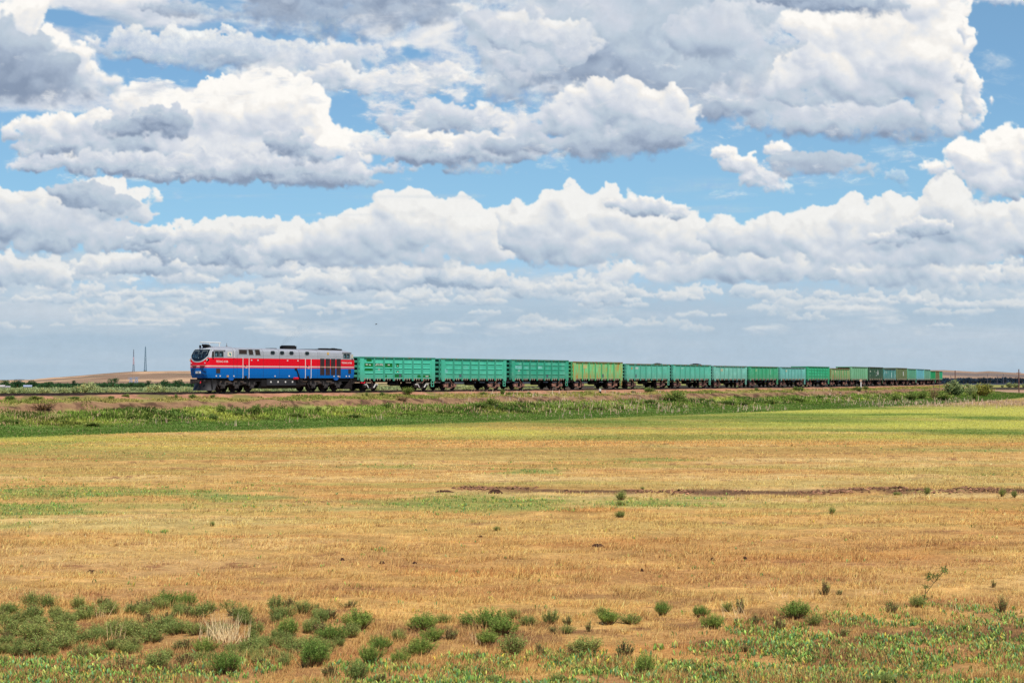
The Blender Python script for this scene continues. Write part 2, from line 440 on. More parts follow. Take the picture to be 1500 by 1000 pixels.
    cumulus([(1075, 345, 40, 28), (1130, 345, 50, 32), (1190, 340, 52, 38), (1250, 335, 56, 42), (1310, 328, 52, 40), (1390, 316, 46, 48), (1450, 335, 60, 40), (1530, 340, 70, 42), (1620, 345, 80, 40), (1240, 366, 120, 26), (1400, 368, 120, 26)], 77, glow=.55, base=400, haze=.27, tone=.08, basegrey=.32, n=860, warp=.18, melt=.45, patch=.25)
    cumulus([(1355, 332, 46, 14), (1300, 350, 40, 10)], 78, haze=.2, tone=-.12, basegrey=.2, n=60, warp=.3, soft=.7)
    sheet(0, 480, 250, 350, 95, 90, 20, cover=-.2, soft=.7, tone=.6, var=.2, haze=.25, alpha=.6, fine=.62)
    # thin streaks in the blue
    sheet(180, 760, 255, 325, 21, 300, 12, cover=0.06, soft=1.1, tone=.5, var=.1, haze=.5, alpha=.45)
    sheet(900, 1420, 235, 325, 22, 160, 18, cover=-0.02, soft=1.0, tone=.5, var=.1, haze=.4, alpha=.35)
    # upper left: broken sheet with lit and grey parts
    gaps = lambda X, Y: -1.3 * E(X, Y, 105, 26, 48, 20) - 1.1 * E(X, Y, 225, 106, 80, 11) - .7 * E(X, Y, 305, 118, 40, 10) - .7 * E(X, Y, 622, 75, 34, 12) - 1.2 * E(X, Y, 525, 160, 40, 34) - .7 * E(X, Y, 705, 115, 22, 34) - 1.6 * sstep(150, 215, Y)
    sheet(-300, 1300, -330, 330, 31, 150, 70, cover=0.40, soft=.50, tone=.70, var=.30, alpha=.98, mask=gaps)
    cumulus([(250, 66, 70, 28), (330, 72, 90, 30), (190, 62, 60, 24), (420, 78, 70, 28), (500, 84, 60, 26)], 35, tone=.06, contrast=.8, basegrey=.25, n=200, warp=.4, soft=.8, alpha=.8, patch=.3)
    cumulus([(540, 120, 60, 18), (600, 122, 60, 18), (650, 105, 40, 16), (480, 110, 50, 18)], 135, tone=.06, contrast=.8, basegrey=.25, n=160, warp=.4, soft=.7, alpha=.85, patch=.3, hole=.4)
    cumulus([(430, 20, 90, 24), (500, 30, 120, 28), (590, 16, 90, 26), (420, -10, 90, 26), (560, -14, 120, 26)], 33, tone=-.30, contrast=.5, basegrey=.1, n=60, warp=.4, soft=1.4, alpha=.9, smooth=3)
    cumulus([(262, 12, 46, 14), (310, 18, 34, 10), (230, 6, 34, 8)], 34, tone=-.24, contrast=.5, basegrey=.1, n=40, warp=.5, soft=1.4, alpha=.8)
    cumulus([(330, 80, 60, 16), (270, 90, 40, 10)], 134, tone=-.2, contrast=.5, basegrey=.1, n=40, warp=.5, soft=1.4, alpha=.6)
    # the bright heap, left of centre
    cumulus([(70, 215, 60, 28), (140, 205, 80, 42), (60, 186, 60, 24), (230, 195, 90, 48), (180, 228, 130, 26)], 36, base=262, tone=-.05, basegrey=.34, n=300, warp=.28, soft=.5, melt=.3, patch=.22)
    cumulus([(205, 146, 40, 28), (260, 165, 60, 38), (330, 165, 80, 50), (400, 158, 70, 50), (448, 165, 40, 46), (350, 208, 130, 36), (460, 212, 70, 30), (520, 218, 36, 22)], 37, glow=.35, base=262, tone=.17, basegrey=.30, n=420, warp=.22, soft=.34, melt=.5)
    cumulus([(180, 236, 160, 18), (330, 246, 170, 22), (460, 252, 90, 24), (570, 243, 50, 9), (60, 238, 60, 12)], 38, base=282, tone=-.10, contrast=.7, basegrey=.34, n=200, warp=.36, soft=.8, patch=.26, melt=.2)
    cumulus([(190, 186, 60, 16), (235, 174, 44, 22), (250, 192, 36, 12)], 39, tone=-.28, contrast=.6, basegrey=.1, n=60, warp=.28, soft=.7)
    cumulus([(425, 212, 38, 18), (455, 226, 34, 14), (400, 200, 22, 10)], 41, tone=-.18, contrast=.7, basegrey=.15, n=60, warp=.3, soft=.9)
    cumulus([(470, 264, 70, 11), (520, 268, 40, 8)], 141, tone=-.34, contrast=.5, basegrey=.1, n=40, warp=.4, soft=1.0, alpha=.8)
    # dark corner cloud, upper left
    cumulus([(15, 34, 50, 44), (56, 80, 66, 44), (130, 116, 56, 22)], 42, tone=.10, basegrey=.4, n=120, warp=.26, soft=.5)
    cumulus([(-40, 84, 100, 74), (50, 112, 76, 40), (0, 62, 48, 44), (126, 126, 50, 17), (-120, 110, 120, 70)], 43, base=158, tone=-.38, contrast=.6, basegrey=.06, n=140, warp=.26, soft=.8, smooth=2.5, melt=.1)
    # centre: grey flat-based group
    cumulus([(600, 180, 50, 22), (660, 172, 66, 28), (720, 180, 46, 20)], 44, tone=-.14, contrast=.7, basegrey=.2, n=120, warp=.36, soft=.8)
    cumulus([(570, 218, 60, 14), (640, 222, 80, 22), (720, 215, 90, 24), (690, 248, 60, 12), (620, 205, 60, 18)], 45, base=254, tone=.0, contrast=.8, basegrey=.38, n=200, warp=.36, soft=.6, patch=.22)
    sheet(480, 800, 70, 240, 91, 70, 30, cover=.04, soft=.5, tone=.72, var=.3, alpha=.9, fine=.62)
    sheet(120, 560, 80, 160, 92, 60, 20, cover=-.04, soft=.5, tone=.74, var=.3, alpha=.85, fine=.62)
    sheet(680, 860, 60, 200, 93, 60, 34, cover=.1, soft=.5, tone=.7, var=.3, alpha=.9, fine=.62)
    sheet(980, 1420, 180, 310, 94, 70, 22, cover=-.22, soft=.6, tone=.62, var=.3, alpha=.7, fine=.62)
    # right: the wide grey sheet behind the bright tower
    cumulus([(780, 60, 110, 60), (880, 50, 130, 70), (1000, 70, 130, 80), (760, 130, 60, 22), (1080, 110, 100, 76), (920, 140, 120, 56), (880, -30, 200, 50), (1060, -10, 120, 60)], 46, tone=-.06, contrast=.6, basegrey=.20, n=160, warp=.36, soft=.7, smooth=3, patch=.30)
    cumulus([(760, 100, 70, 30), (700, 130, 40, 16), (830, 60, 60, 30), (780, 40, 80, 26)], 47, tone=.06, contrast=.7, basegrey=.15, n=140, warp=.45, soft=.9, alpha=.8, hole=.5, patch=.3)
    cumulus([(790, 195, 70, 24), (860, 186, 90, 38), (900, 156, 76, 42), (950, 178, 80, 42), (840, 168, 50, 26)], 48, base=240, tone=-.06, basegrey=.46, n=240, warp=.28, soft=.5, smooth=2, melt=.2, patch=.2)
    cumulus([(790, 214, 90, 18), (880, 212, 120, 22), (955, 200, 60, 26)], 49, base=242, tone=-.28, contrast=.55, basegrey=.1, n=60, warp=.3, soft=1.0, smooth=3)
    # the bright tower
    cumulus([(1150, 175, 80, 26), (1250, 175, 120, 36), (1350, 180, 70, 32), (1100, 140, 60, 36)], 53, base=216, tone=-.12, contrast=.7, basegrey=.25, n=200, warp=.3, soft=.7, melt=.4)
    cumulus([(1135, 115, 46, 30), (1200, 110, 90, 46), (1200, 30, 60, 30), (1280, 80, 110, 74), (1360, 50, 54, 66), (1370, 110, 46, 56), (1392, 165, 42, 36), (1340, -10, 80, 60), (1270, 130, 90, 32)], 54, glow=.35, base=208, tone=.17, basegrey=.30, n=620, warp=.20, soft=.32, melt=.7, patch=.14)
    cumulus([(1428, 140, 18, 32), (1412, 105, 20, 18), (1425, 180, 16, 14), (1420, 45, 13, 18)], 55, tone=.08, basegrey=.2, n=90, warp=.4, soft=.7)
    cumulus([(1085, 90, 50, 44), (1060, 50, 80, 46), (1120, 60, 60, 34)], 56, tone=-.08, contrast=.6, basegrey=.12, n=80, warp=.36, soft=1.1, alpha=.85, smooth=3)
    cumulus([(1240, 4, 90, 14), (1290, 9, 46, 13), (1180, -6, 80, 14)], 57, tone=-.30, contrast=.5, basegrey=.1, n=60, warp=.36, soft=.9)
    # small lens cloud under the tower
    cumulus([(1062, 222, 20, 12), (1085, 238, 34, 15), (1115, 258, 36, 15), (1138, 274, 22, 10), (1140, 218, 22, 12)], 58, tone=.08, basegrey=.15, n=120, warp=.34, soft=.7, hole=.3)
    cumulus([(1160, 236, 40, 19), (1210, 236, 58, 19), (1250, 246, 30, 12)], 59, tone=-.30, contrast=.55, basegrey=-.22, n=60, warp=.24, soft=.7)
    cumulus([(1315, 256, 18, 12), (1330, 270, 12, 8)], 60, tone=-.1, n=30, warp=.45, soft=1.4, alpha=.4)
    # right edge
    cumulus([(1380, 245, 32, 14), (1430, 235, 44, 30), (1475, 220, 40, 32), (1530, 235, 60, 42), (1610, 240, 70, 42), (1480, 265, 70, 28), (1440, 285, 44, 12)], 68, glow=.35, base=310, tone=.11, basegrey=.44, n=320, warp=.22, soft=.36, melt=.4)
    cumulus([(1480, -4, 50, 8), (1560, 0, 70, 12)], 69, tone=.1, n=40, warp=.4, soft=.8, alpha=.7)
    # torn wisps drifting over everything
    sheet(-400, 1900, -330, 330, 101, 90, 44, cover=-.16, soft=.75, tone=.70, var=.22, alpha=.55, fine=.66)
    sheet(-400, 1900, 40, 300, 102, 46, 24, cover=-.20, soft=.6, tone=.74, var=.22, alpha=.6, fine=.66, mask=lambda X, Y: -.25 * sstep(1380, 1440, X))
# ====================================================================== sky dome
def build_sky():
    xs, ys, C, A = cloud_field()
    ny, nx = A.shape
    X, Y = np.meshgrid((xs-750)/FPX, (HOR-ys)/FPX)
    D = np.stack([X, np.ones_like(X), Y], -1); D /= np.linalg.norm(D, axis=-1, keepdims=True)
    V = (D*14000).reshape(-1, 3)
    idx = np.arange(nx*ny, dtype=np.int32).reshape(ny, nx)
    F = np.stack([idx[:-1, :-1], idx[:-1, 1:], idx[1:, 1:], idx[1:, :-1]], -1).reshape(-1, 4)
    # the painted region thins out at its rim into the plain sky
    rim = sstep(0, 60, xs-SK_X0)[None, :]*sstep(0, 60, SK_X1-xs)[None, :]*sstep(0, 40, ys-SK_Y0)[:, None]
    col = np.concatenate([s2l(C), (A*rim)[..., None]], -1).reshape(-1, 4)
    t = NT('cloudy_sky'); a = t.n('Attribute', attribute_name='Cloud')
    g = t.n('NewGeometry').outputs['Position']; f1 = t.noise(g, .0075, 5, .68, .3); f2 = t.noise(g, .022, 3, .6)
    wob = t.math('ADD', t.math('MULTIPLY', t.math('SUBTRACT', f1, .5), .9), t.math('MULTIPLY', t.math('SUBTRACT', f2, .5), .5))
    A0 = a.outputs['Alpha']; edge = t.math('MULTIPLY', t.ramp(A0, .42, .62), t.ramp(A0, 1.0, .80))
    AL = t.math('ADD', A0, t.math('MULTIPLY', wob, edge), clamp=True)
    br = t.math('ADD', 1.0, t.math('MULTIPLY', t.math('MULTIPLY', wob, .15), t.ramp(A0, .5, .8)))
    e = t.n('Emission'); t.l(a.outputs['Color'], e.inputs[0]); t.l(br, e.inputs[1])
    tr = t.n('BsdfTransparent'); mx = t.n('MixShader'); t.l(AL, mx.inputs[0])
    t.l(tr.outputs[0], mx.inputs[1]); t.l(e.outputs[0], mx.inputs[2]); t.l(mx.outputs[0], t.out.inputs[0])
    t.m.cycles.emission_sampling = 'NONE'
    o = link('sky', np_mesh('sky', V, F, [t.m], {'Cloud': col}, smooth=True))
    tag(o, kind='structure')
build_sky()

# ====================================================================== land
NA, NB, NC = Noise2(101), Noise2(202), Noise2(303)
def ground_at(px, py, z=0.0):
    """where the picture's point (px, py of the 1500 x 1000 photograph) meets the level z"""
    d = (CAM_H - z)*FPX/(py - HOR); return (px-750)/FPX*d, d
def patch(x, y, spots):
    """soft ellipses on the level field, listed as seen in the photograph: px, py, half width, half height"""
    m = np.zeros(x.shape, np.float32)
    for (px, py, rx, ry, k) in spots:
        cx, cy = ground_at(px, py); wx = rx*cy/FPX; wy = ry*cy*cy/(CAM_H*FPX)
        m = np.maximum(m, k*np.exp(-(((x-cx)/wx)**2 + ((y-cy)/wy)**2)*0.9))
    return m
PROF_D = np.array([-4000, -900, -300, -60, -14, -6, -3.6, -3.0, 3.0, 3.6, 6.3, 7.0, 8.2, 10.5, 14, 19, 25, 60])
PROF_Z = np.array([-2.0, -2.0, -.6, .9, 1.7, 2.1, 2.32, 2.35, 2.35, 2.32, 2.05, 1.85, 1.42, 1.0, .55, .18, 0, 0])
CREST_L = (np.array([-900, -300, 0, 40, 80, 120, 150, 190, 250, 300, 360, 450, 560, 700]), np.array([562, 562, 562, 558.5, 554, 551, 548.5, 545.8, 545.3, 545.5, 549, 553, 556, 558]))
CREST_R = (np.array([900, 1100, 1300, 1382, 1405, 1430, 1448, 1475, 1500, 1600, 1800, 2400]), np.array([556, 551, 545, 544.3, 545.5, 547, 545.8, 547.5, 549, 550, 553, 554]))
def land(x, y, d=None, s=None):
    x = np.asarray(x, np.float64); y = np.asarray(y, np.float64)
    if d is None: d, s = track_dist(x, y)
    z = np.interp(d, PROF_D, PROF_Z)
    r = np.hypot(x, y); ang = 750 + FPX*np.where(y > 1, x/np.maximum(y, 1), np.sign(x)*3)
    # rough bank
    bank = np.exp(-((d-8.5)/4.0)**2)
    z = z + bank*.34*NA.fbm(x/2.4, y/2.4, 4) + np.exp(-((d-15)/6.0)**2)*.16*NB.fbm(x/2.2, y/2.2, 3)
    fld = sstep(20, 30, d)
    z = z + fld*(.10*NA.fbm(x/17, y/9, 3) + .05*NB.fbm(x/1.3, y/.9, 3) + .06*NC.fbm(x/3.5, y/1.6, 3))
    # the low ploughed ridge across the field
    yr = 57.5 - .055*(x-5) + 1.6*NC.at(x/9, x*0) ; rg = np.exp(-((y-yr)/.9)**2)*sstep(-3, 2, x)*(.35+.65*sstep(-.2, .3, NA.fbm(x/4, x*0+2, 3)))
    z = z + rg*(.07 + .15*NB.fbm(x/.8, y/.6, 3))*fld
    far = sstep(400, 900, r)*sstep(0, -100, -np.abs(d)+0*d)
    z = z + sstep(300, 700, r)*.5*NC.fbm(x/140, y/140, 3)*(np.abs(d) > 40)
    hl = (HOR - np.interp(ang, *CREST_L))*2600/FPX + CAM_H + 2.0
    hr = (HOR - np.interp(ang, *CREST_R))*4600/FPX + CAM_H + 2.0
    el = sstep(1300, 2600, r); er = sstep(2700, 4600, r)
    rough = NB.fbm(x/260, y/420, 5, .6)
    z = z + el*np.maximum(hl, 0)*(1-.5*sstep(2700, 5000, r))*(1 + .0*rough) + el*(1-sstep(2300, 2600, r))*rough*9 + sstep(2500, 3300, r)*(1-sstep(4200, 4600, r))*rough*4
    z = z + er*np.maximum(hr, 0)*(ang > 800)
    return z

STRAW, STRAW2, TAN = np.array([221,173,104.]), np.array([237,200,132.]), np.array([204,156,96.])
BROWN, GREENF = np.array([134,94,66.]), np.array([152,160,84.])
GREENS = [ # field greenery: px, py, half width, half height, strength
    (40,655,130,16,.75), (180,668,200,7,.5), (300,660,160,7,.35), (60,706,140,5,.5), (140,722,260,13,.95), (330,728,120,10,.6), (30,745,160,14,.9), (300,742,200,8,.5), (20,772,60,5,.4),
    (700,737,160,13,.9), (930,738,110,9,.8), (560,683,90,4,.7), (470,670,60,4,.5), (770,690,70,4.5,.8), (960,672,90,4,.6), (870,675,120,4,.6), (690,735,110,12,.55), (620,748,100,8,.4), (800,742,70,8,.55), (1020,728,60,5,.5), (960,735,80,6,.4),
    (640,650,160,6,.45), (900,650,200,6,.4), (1180,655,160,5,.4), (1400,660,140,5,.5), (1480,695,90,5,.5), (1450,742,110,9,.35), (250,778,40,3,.4), (560,804,50,3,.4), (760,640,300,5,.5)]
NEARG = [ # the broad-leaved plants close by
    (60,985,150,24,1.), (200,1000,180,26,1.), (330,985,90,14,.5), (560,985,80,22,.65), (690,985,70,26,.75), (700,1010,300,18,.9), (850,965,60,14,.9), (900,985,70,22,.8), (960,950,40,10,.4),
    (1250,912,70,16,.7), (1330,905,60,12,.55), (1400,890,70,12,.5), (1150,945,110,24,.95), (1100,925,60,16,.6), (1060,950,60,24,.7), (1300,955,130,30,1.), (1450,940,110,40,1.), (1200,1000,330,30,1.), (1010,985,70,30,.7), (1040,940,40,14,.6), (1500,905,50,14,.7)]
YELLOW = [(1330,604,320,9,1.), (1400,621,300,8,1.), (1150,622,200,6,.7), (60,642,240,4,.6), (250,656,200,4,.5), (1330,600,240,6,1.), (1480,600,160,10,1.), (1400,622,220,8,.9), (1150,624,160,5,.6), (1000,632,200,4,.55), (600,628,140,4,.8), (520,630,60,4,.7), (730,634,120,5,.7), (1290,640,250,5,.5)]
DKGREEN = [(1235,598,110,1.4,1.), (1170,607,130,2.2,.8), (1180,616,140,3,1.), (1330,630,280,2.2,.75), (1470,634,60,2,.8), (900,622,220,3,.7), (1000,612,160,2.5,.8), (1180,594,200,1.6,.8), (1300,607,100,1.4,.9), (1450,612,70,2.5,1.), (1450,634,110,3,.9), (1100,611,200,4,.8), (850,617,160,5,.8), (1000,640,200,4,.5), (620,622,140,3,.7)]
REEDS = [(700,604,60,5,1.), (800,606,70,4,.8), (950,602,45,3.2,1.), (880,604,60,3,.6), (1330,592,120,3.5,.9), (1450,589,90,5,1.), (1240,593,40,2,.5), (1060,600,60,2.5,.4)]
def mixc(c, t, k): return c*(1-k[..., None]) + np.asarray(t, np.float64)*k[..., None]

def land_colour(x, y, d, s, near_fine=True):
    sh = x.shape; r = np.hypot(x, y); ang = 750 + FPX*np.where(y > 1, x/np.maximum(y, 1), np.sign(x)*3)
    n1 = NA.fbm(x/14, y/5.0, 4); n2 = NB.fbm(x/3.2, y/1.6, 4, .6); n3 = NC.fbm(x/.9, y/.5, 4, .65); n4 = NB.fbm(x/50, y/9, 3)
    c = np.broadcast_to(STRAW, sh+(3,)).astype(np.float64)
    c = mixc(c, STRAW2, sstep(-.05, .5, n1 + .6*n2)*.8)
    c = mixc(c, TAN, sstep(.0, .55, -n1*.7 + .9*n4 + .3*n2)*.85)
    c = mixc(c, [196,128,72], sstep(.15, .5, NC.fbm(x/8+30, y/2.6, 4))*np.where(r > 85, .15, .5))
    c = mixc(c, BROWN, sstep(.20, .46, n3*.85 + .35*n2 - .1)*.8)
    c = c*(1 + .20*n3[..., None])
    st_ = NB.fbm(x/26+7, y/3.4+3, 4, .55); c = mixc(c, [196,178,104], sstep(.0, .35, st_)*sstep(34, 46, r)*.42); c = mixc(c, [168,164,88], sstep(.16, .42, NA.fbm(x/22+9, y/3.0, 4, .6))*sstep(38, 50, r)*.48)
    g = patch(x, y, GREENS); gm = sstep(.16, .62, g + .55*n2 + .25*n1 - .22)*sstep(.02, .2, g)
    c = mixc(c, GREENF*(1+.2*0), gm*.75)
    c = mixc(c, [176,160,84], sstep(-.2, .4, n4+.4*n1)*sstep(70, 110, r)*.5)
    sp_ = patch(x, y, [(120,930,170,40,1.), (330,935,200,44,1.), (700,935,110,26,.7), (590,950,60,26,.6)]); c = mixc(c, [150,110,74], np.clip(sp_*(.75+.6*n2), 0, 1)*.7)
    ng = patch(x, y, NEARG); c = mixc(c, [120,84,62], sstep(.2, .8, ng)*.45)
    c = mixc(c, [188,132,84], sstep(48, 28, r)*sstep(-.25, .35, n2+.6*n4)*.55)
    c = mixc(c, [120,84,62], sstep(36, 26, r)*sstep(.1, .45, NA.fbm(x/1.6, y/1.1, 4))*.6)
    # ploughed ridge
    yr = 57.5 - .055*(x-5) + 1.6*NC.at(x/9, x*0); rg = np.exp(-((y-yr)/(1.0+.7*n2+.4*n1))**2)*sstep(-4, 2, x)*sstep(-.25, .2, n2+.6*n1+.12)
    c = mixc(c, [112,82,62], np.clip(rg*1.2, 0, 1)*.85*sstep(-.3, .25, NA.fbm(x/3.0+4, y*0, 3)+.3*n3+.08))
    yl = patch(x, y, YELLOW); c = mixc(c, [202,198,94], np.clip(yl*1.25*(1+.25*n1), 0, 1)*.95)
    dg = patch(x, y, DKGREEN); c = mixc(c, [112,136,58], np.clip(1.2*dg*(1+.5*n1), 0, 1)*.85)
    rd = patch(x, y, REEDS); c = mixc(c, [176,146,110], np.clip(rd, 0, 1)*.7)
    # the railway bank, band by band
    j = 1.0*n2 + .8*n1
    def band(lo, hi, col, k=1.0, f=.8):
        nonlocal c
        m = sstep(lo-f, lo+f, d+j)*(1-sstep(hi-f, hi+f, d+j))*k; c = mixc(c, col, np.clip(m, 0, 1))
    band(14.0, 25.5, [104,132,58], .95, 1.5)
    band(8.0, 15.0, [150,166,80], .95, .9)
    c = mixc(c, [98,118,58], sstep(.05, .4, NB.fbm(x/5+9, y/5, 3))*sstep(8, 9.5, d+j)*(1-sstep(13, 17, d+j))*.8)
    c = mixc(c, [170,172,88], sstep(.1, .45, NA.fbm(x/9+50, y/9, 3))*sstep(8, 9.5, d+j)*(1-sstep(12, 15, d+j))*.7)
    band(5.9, 8.3, [162,124,94], .9, .5)
    c = mixc(c, [98,72,56], sstep(.0, .3, NA.fbm(x/1.3, y/1.3, 5, .65))*sstep(5.8, 6.6, d)*(1-sstep(8, 9, d))*.85)
    band(3.2, 6.1, [166,154,88], .95, .4)
    c = mixc(c, [192,142,108], sstep(.0, .4, NC.fbm(x/6, y/6, 4))*sstep(3, 4, d)*(1-sstep(5, 6.3, d))*.55)
    band(-3.4, 3.3, [200,150,114], .95, .3)
    # the plain behind the line
    b = sstep(3.0, 4.5, -d)
    pl = mixc(np.broadcast_to(np.array([160,158,100.]), sh+(3,)), [126,136,74], sstep(-.1, .4, NA.fbm(x/26, y/30, 4)))
    pl = mixc(pl, [186,164,116], sstep(.1, .45, NB.fbm(x/40, y/60, 4))*.8)
    c = mixc(c, pl, b)
    # far country, left hill and right slopes
    nn = NA.fbm(x/210, y/330, 5, .58); n5 = NB.fbm(x/90, y/160, 4)
    hill = mixc(np.broadcast_to(np.array([226,184,142.]), sh+(3,)), [164,134,108], sstep(.0, .3, nn*1.3 + .4*n5))
    hill = mixc(hill, [228,198,146], sstep(.05, .4, -nn+.4*n5)*.7); hill = mixc(hill, [128,118,96], sstep(.2,.5,n5)*.4)
    c = mixc(c, hill, sstep(1150, 1500, r)*(d < 0)*1.0 + sstep(1150, 1500, r)*(d >= 0))
    rt = sstep(560, 700, ang)
    # right: pink stubble field, dark strip, pale strip, plain with a cloud shadow painted dark, then slopes
    def rng(lo, hi, col, k=1.0, f=.05):
        nonlocal c
        rr = r*(1+.03*NA.fbm(x/60, y/60, 3)); m = sstep(lo*(1-f), lo*(1+f), rr)*(1-sstep(hi*(1-f), hi*(1+f), rr))*rt*k*np.where(d > 25, 1, np.where(r > 430, 1, 0)); c = mixc(c, col, np.clip(m, 0, 1))
    rng(415, 640, [204,162,134], .9)
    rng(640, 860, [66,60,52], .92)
    rng(860, 1150, [168,166,92], .9)
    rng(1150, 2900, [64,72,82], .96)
    rng(2900, 3500, [186,152,122], .9); rng(3500, 3950, [112,104,104], .8); rng(3950, 4300, [190,154,126], .8); rng(4300, 4700, [78,84,92], .85)
    return c

ALB = .80
def build_ground():
    az = np.concatenate([np.linspace(-180, -40, 36), np.linspace(-39, -25.5, 28), np.linspace(-25, 25, 960), np.linspace(25.5, 39, 28), np.linspace(40, 180, 36)])
    dep = np.linspace(455, 62, 360)                       # rows evenly spaced in depression: 20 m to 150 m
    r1 = CAM_H*FPX/dep
    rr = np.concatenate([[0.5, 3, 7, 11, 15, 18], r1[r1 < 104], np.arange(104, 235, .62), np.arange(235, 440, 1.7), np.geomspace(440, 1200, 70), np.geomspace(1220, 5200, 110), np.geomspace(5400, 13500, 12)])
    AZ, RR = np.meshgrid(np.radians(az), rr)
    x = RR*np.sin(AZ); y = RR*np.cos(AZ)
    d, s = track_dist(x, y)
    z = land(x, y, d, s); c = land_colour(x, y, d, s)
    ny, nx = x.shape
    V = np.stack([x, y, z], -1).reshape(-1, 3)
    idx = np.arange(nx*ny, dtype=np.int32).reshape(ny, nx)
    F = np.stack([idx[:-1, :-1], idx[:-1, 1:], idx[1:, 1:], idx[1:, :-1]], -1).reshape(-1, 4)
    t = NT('land'); a = t.n('Attribute', attribute_name='Col').outputs['Color']
    g = t.n('NewGeometry').outputs['Position']
    f1 = t.noise(t.scaled(g, (1, 1.8, 1)), 6.0, 5, .7); f2 = t.noise(g, .9, 4, .6)
    f3 = t.noise(t.scaled(g, (1, 1.6, 1)), 26.0, 3, .7)
    v = t.math('ADD', t.math('MULTIPLY', t.ramp(f1, .25, .75), .55), t.math('MULTIPLY', t.ramp(f2, .3, .7), .30))
    v = t.math('ADD', v, t.math('MULTIPLY', t.ramp(f3, .3, .7), .45)); v = t.math('ADD', v, .36)
    cc = t.mix(1.0, a, t.n('CombineXYZ', i_0=v, i_1=v, i_2=v).outputs[0], 'MULTIPLY')
    m = t.bsdf(cc, 1.0, 0, .05, f1, .5, .05)
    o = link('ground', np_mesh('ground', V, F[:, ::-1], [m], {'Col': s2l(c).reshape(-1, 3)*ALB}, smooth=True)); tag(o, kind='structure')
build_ground()
def zat(x, y): return float(land(np.array([x]), np.array([y]))[0])

# ballast: a raised, lumpy bed swept along the line
def build_ballast():
    s = np.arange(-75, 335, .4); off = np.array([-3.3, -2.7, -2.1, -1.75, -1.2, -.5, .5, 1.2, 1.75, 2.0, 2.3, 2.6, 3.0, 3.4])
    hz = np.array([2.30, 2.45, 2.62, 2.70, 2.70, 2.69, 2.69, 2.70, 2.68, 2.60, 2.51, 2.43, 2.34, 2.27])
    S, O = np.meshgrid(s, off, indexing='ij'); x, y, _t = track(S, O)
    z = np.broadcast_to(hz, S.shape) + .05*NA.fbm(x/.5, y/.5, 3) + .07*NB.fbm(x/3, y/3, 3)
    ns, no = S.shape; idx = np.arange(ns*no, dtype=np.int32).reshape(ns, no)
    F = np.stack([idx[:-1, :-1], idx[:-1, 1:], idx[1:, 1:], idx[1:, :-1]], -1).reshape(-1, 4)
    c = np.broadcast_to(np.array([208,152,118.]), S.shape+(3,)); c = mixc(c, [168,118,92], sstep(0, .4, NC.fbm(x/1.2, y/1.2, 4))*.7)
    c = mixc(c, [132,134,72], sstep(.12, .35, NB.fbm(x/2.6, y/2.6, 4) + .12*(np.abs(O) > 2.2))*.75)
    c = mixc(c, [96,72,60], (np.abs(O) < 1.5)*.6)
    t = NT('ballast'); a = t.n('Attribute', attribute_name='Col').outputs['Color']; g = t.n('NewGeometry').outputs['Position']
    f = t.noise(g, 9, 4, .7); v = t.math('ADD', t.math('MULTIPLY', f, .9), .5)
    m = t.bsdf(t.mix(1.0, a, t.n('CombineXYZ', i_0=v, i_1=v, i_2=v).outputs[0], 'MULTIPLY'), 1, 0, .05, f, .8, .06)
    o = link('ballast_bed', np_mesh('ballast_bed', np.stack([x, y, z], -1).reshape(-1, 3), F[:, ::-1], [m], {'Col': s2l(c).reshape(-1, 3)*ALB}, smooth=True)); tag(o, kind='structure')
build_ballast()

# rails and sleepers
def build_track():
    root = empty('railway_track', (float(track(0)[0]), float(track(0)[1]), RAIL_Z)); inv = np.array(root.location)
    tag(root, 'single railway track of two dark steel rails on sleepers along the low bank', 'railway track')
    rust = plain('rail_steel', lin(70, 56, 50), .7, .3, .3, .4, 2)
    slm = plain('sleeper_wood', lin(72, 62, 56), .9, 0, .2, .4, 4)
    for sd in (1, -1):
        s = np.arange(-75, 335, 1.0); prof = [(-.036, 0), (.036, 0), (.036, -.04), (.012, -.055), (.012, -.14), (.07, -.165), (.07, -.18), (-.07, -.18), (-.07, -.165), (-.012, -.14), (-.012, -.055), (-.036, -.04)]
        P = []
        for (o_, z_) in prof:
            x, y, _t = track(s, sd*.76+o_); P.append(np.stack([x-inv[0], y-inv[1], np.full_like(x, z_)], -1))
        P = np.stack(P, 1); n, k = P.shape[:2]; idx = np.arange(n*k, dtype=np.int32).reshape(n, k); j = np.roll(idx, -1, 1)
        F = np.stack([idx[:-1], j[:-1], j[1:], idx[1:]], -1).reshape(-1, 4)
        link('rail', np_mesh('rail', P.reshape(-1, 3), F, [rust]), root)
    mb = MB().box(-.125, .125, -1.375, 1.375, -.33, -.182); me = None
    rest = MB()
    for k in range(700):
        s = -64 + k*.56
        x, y, t = track(s)
        if k < 90:
            if me is None: o = mb.build('sleeper', slm, root); me = o.data
            else: o = link('sleeper', me, root)
            o.location = (x-inv[0], y-inv[1], 0); o.rotation_euler = (0, 0, math.atan2(math.cos(t), math.sin(t)))
        elif s < 330:
            b = len(rest.v); rest.box(-.125, .125, -1.375, 1.375, -.33, -.182); cx, sx = math.sin(t), math.cos(t)
            rest.v[b:] = [(x-inv[0]+p[0]*cx-p[1]*sx, y-inv[1]+p[0]*sx+p[1]*cx, p[2]) for p in rest.v[b:]]
    o = rest.build('sleepers', slm, root); tag(o, kind='stuff')
build_track()
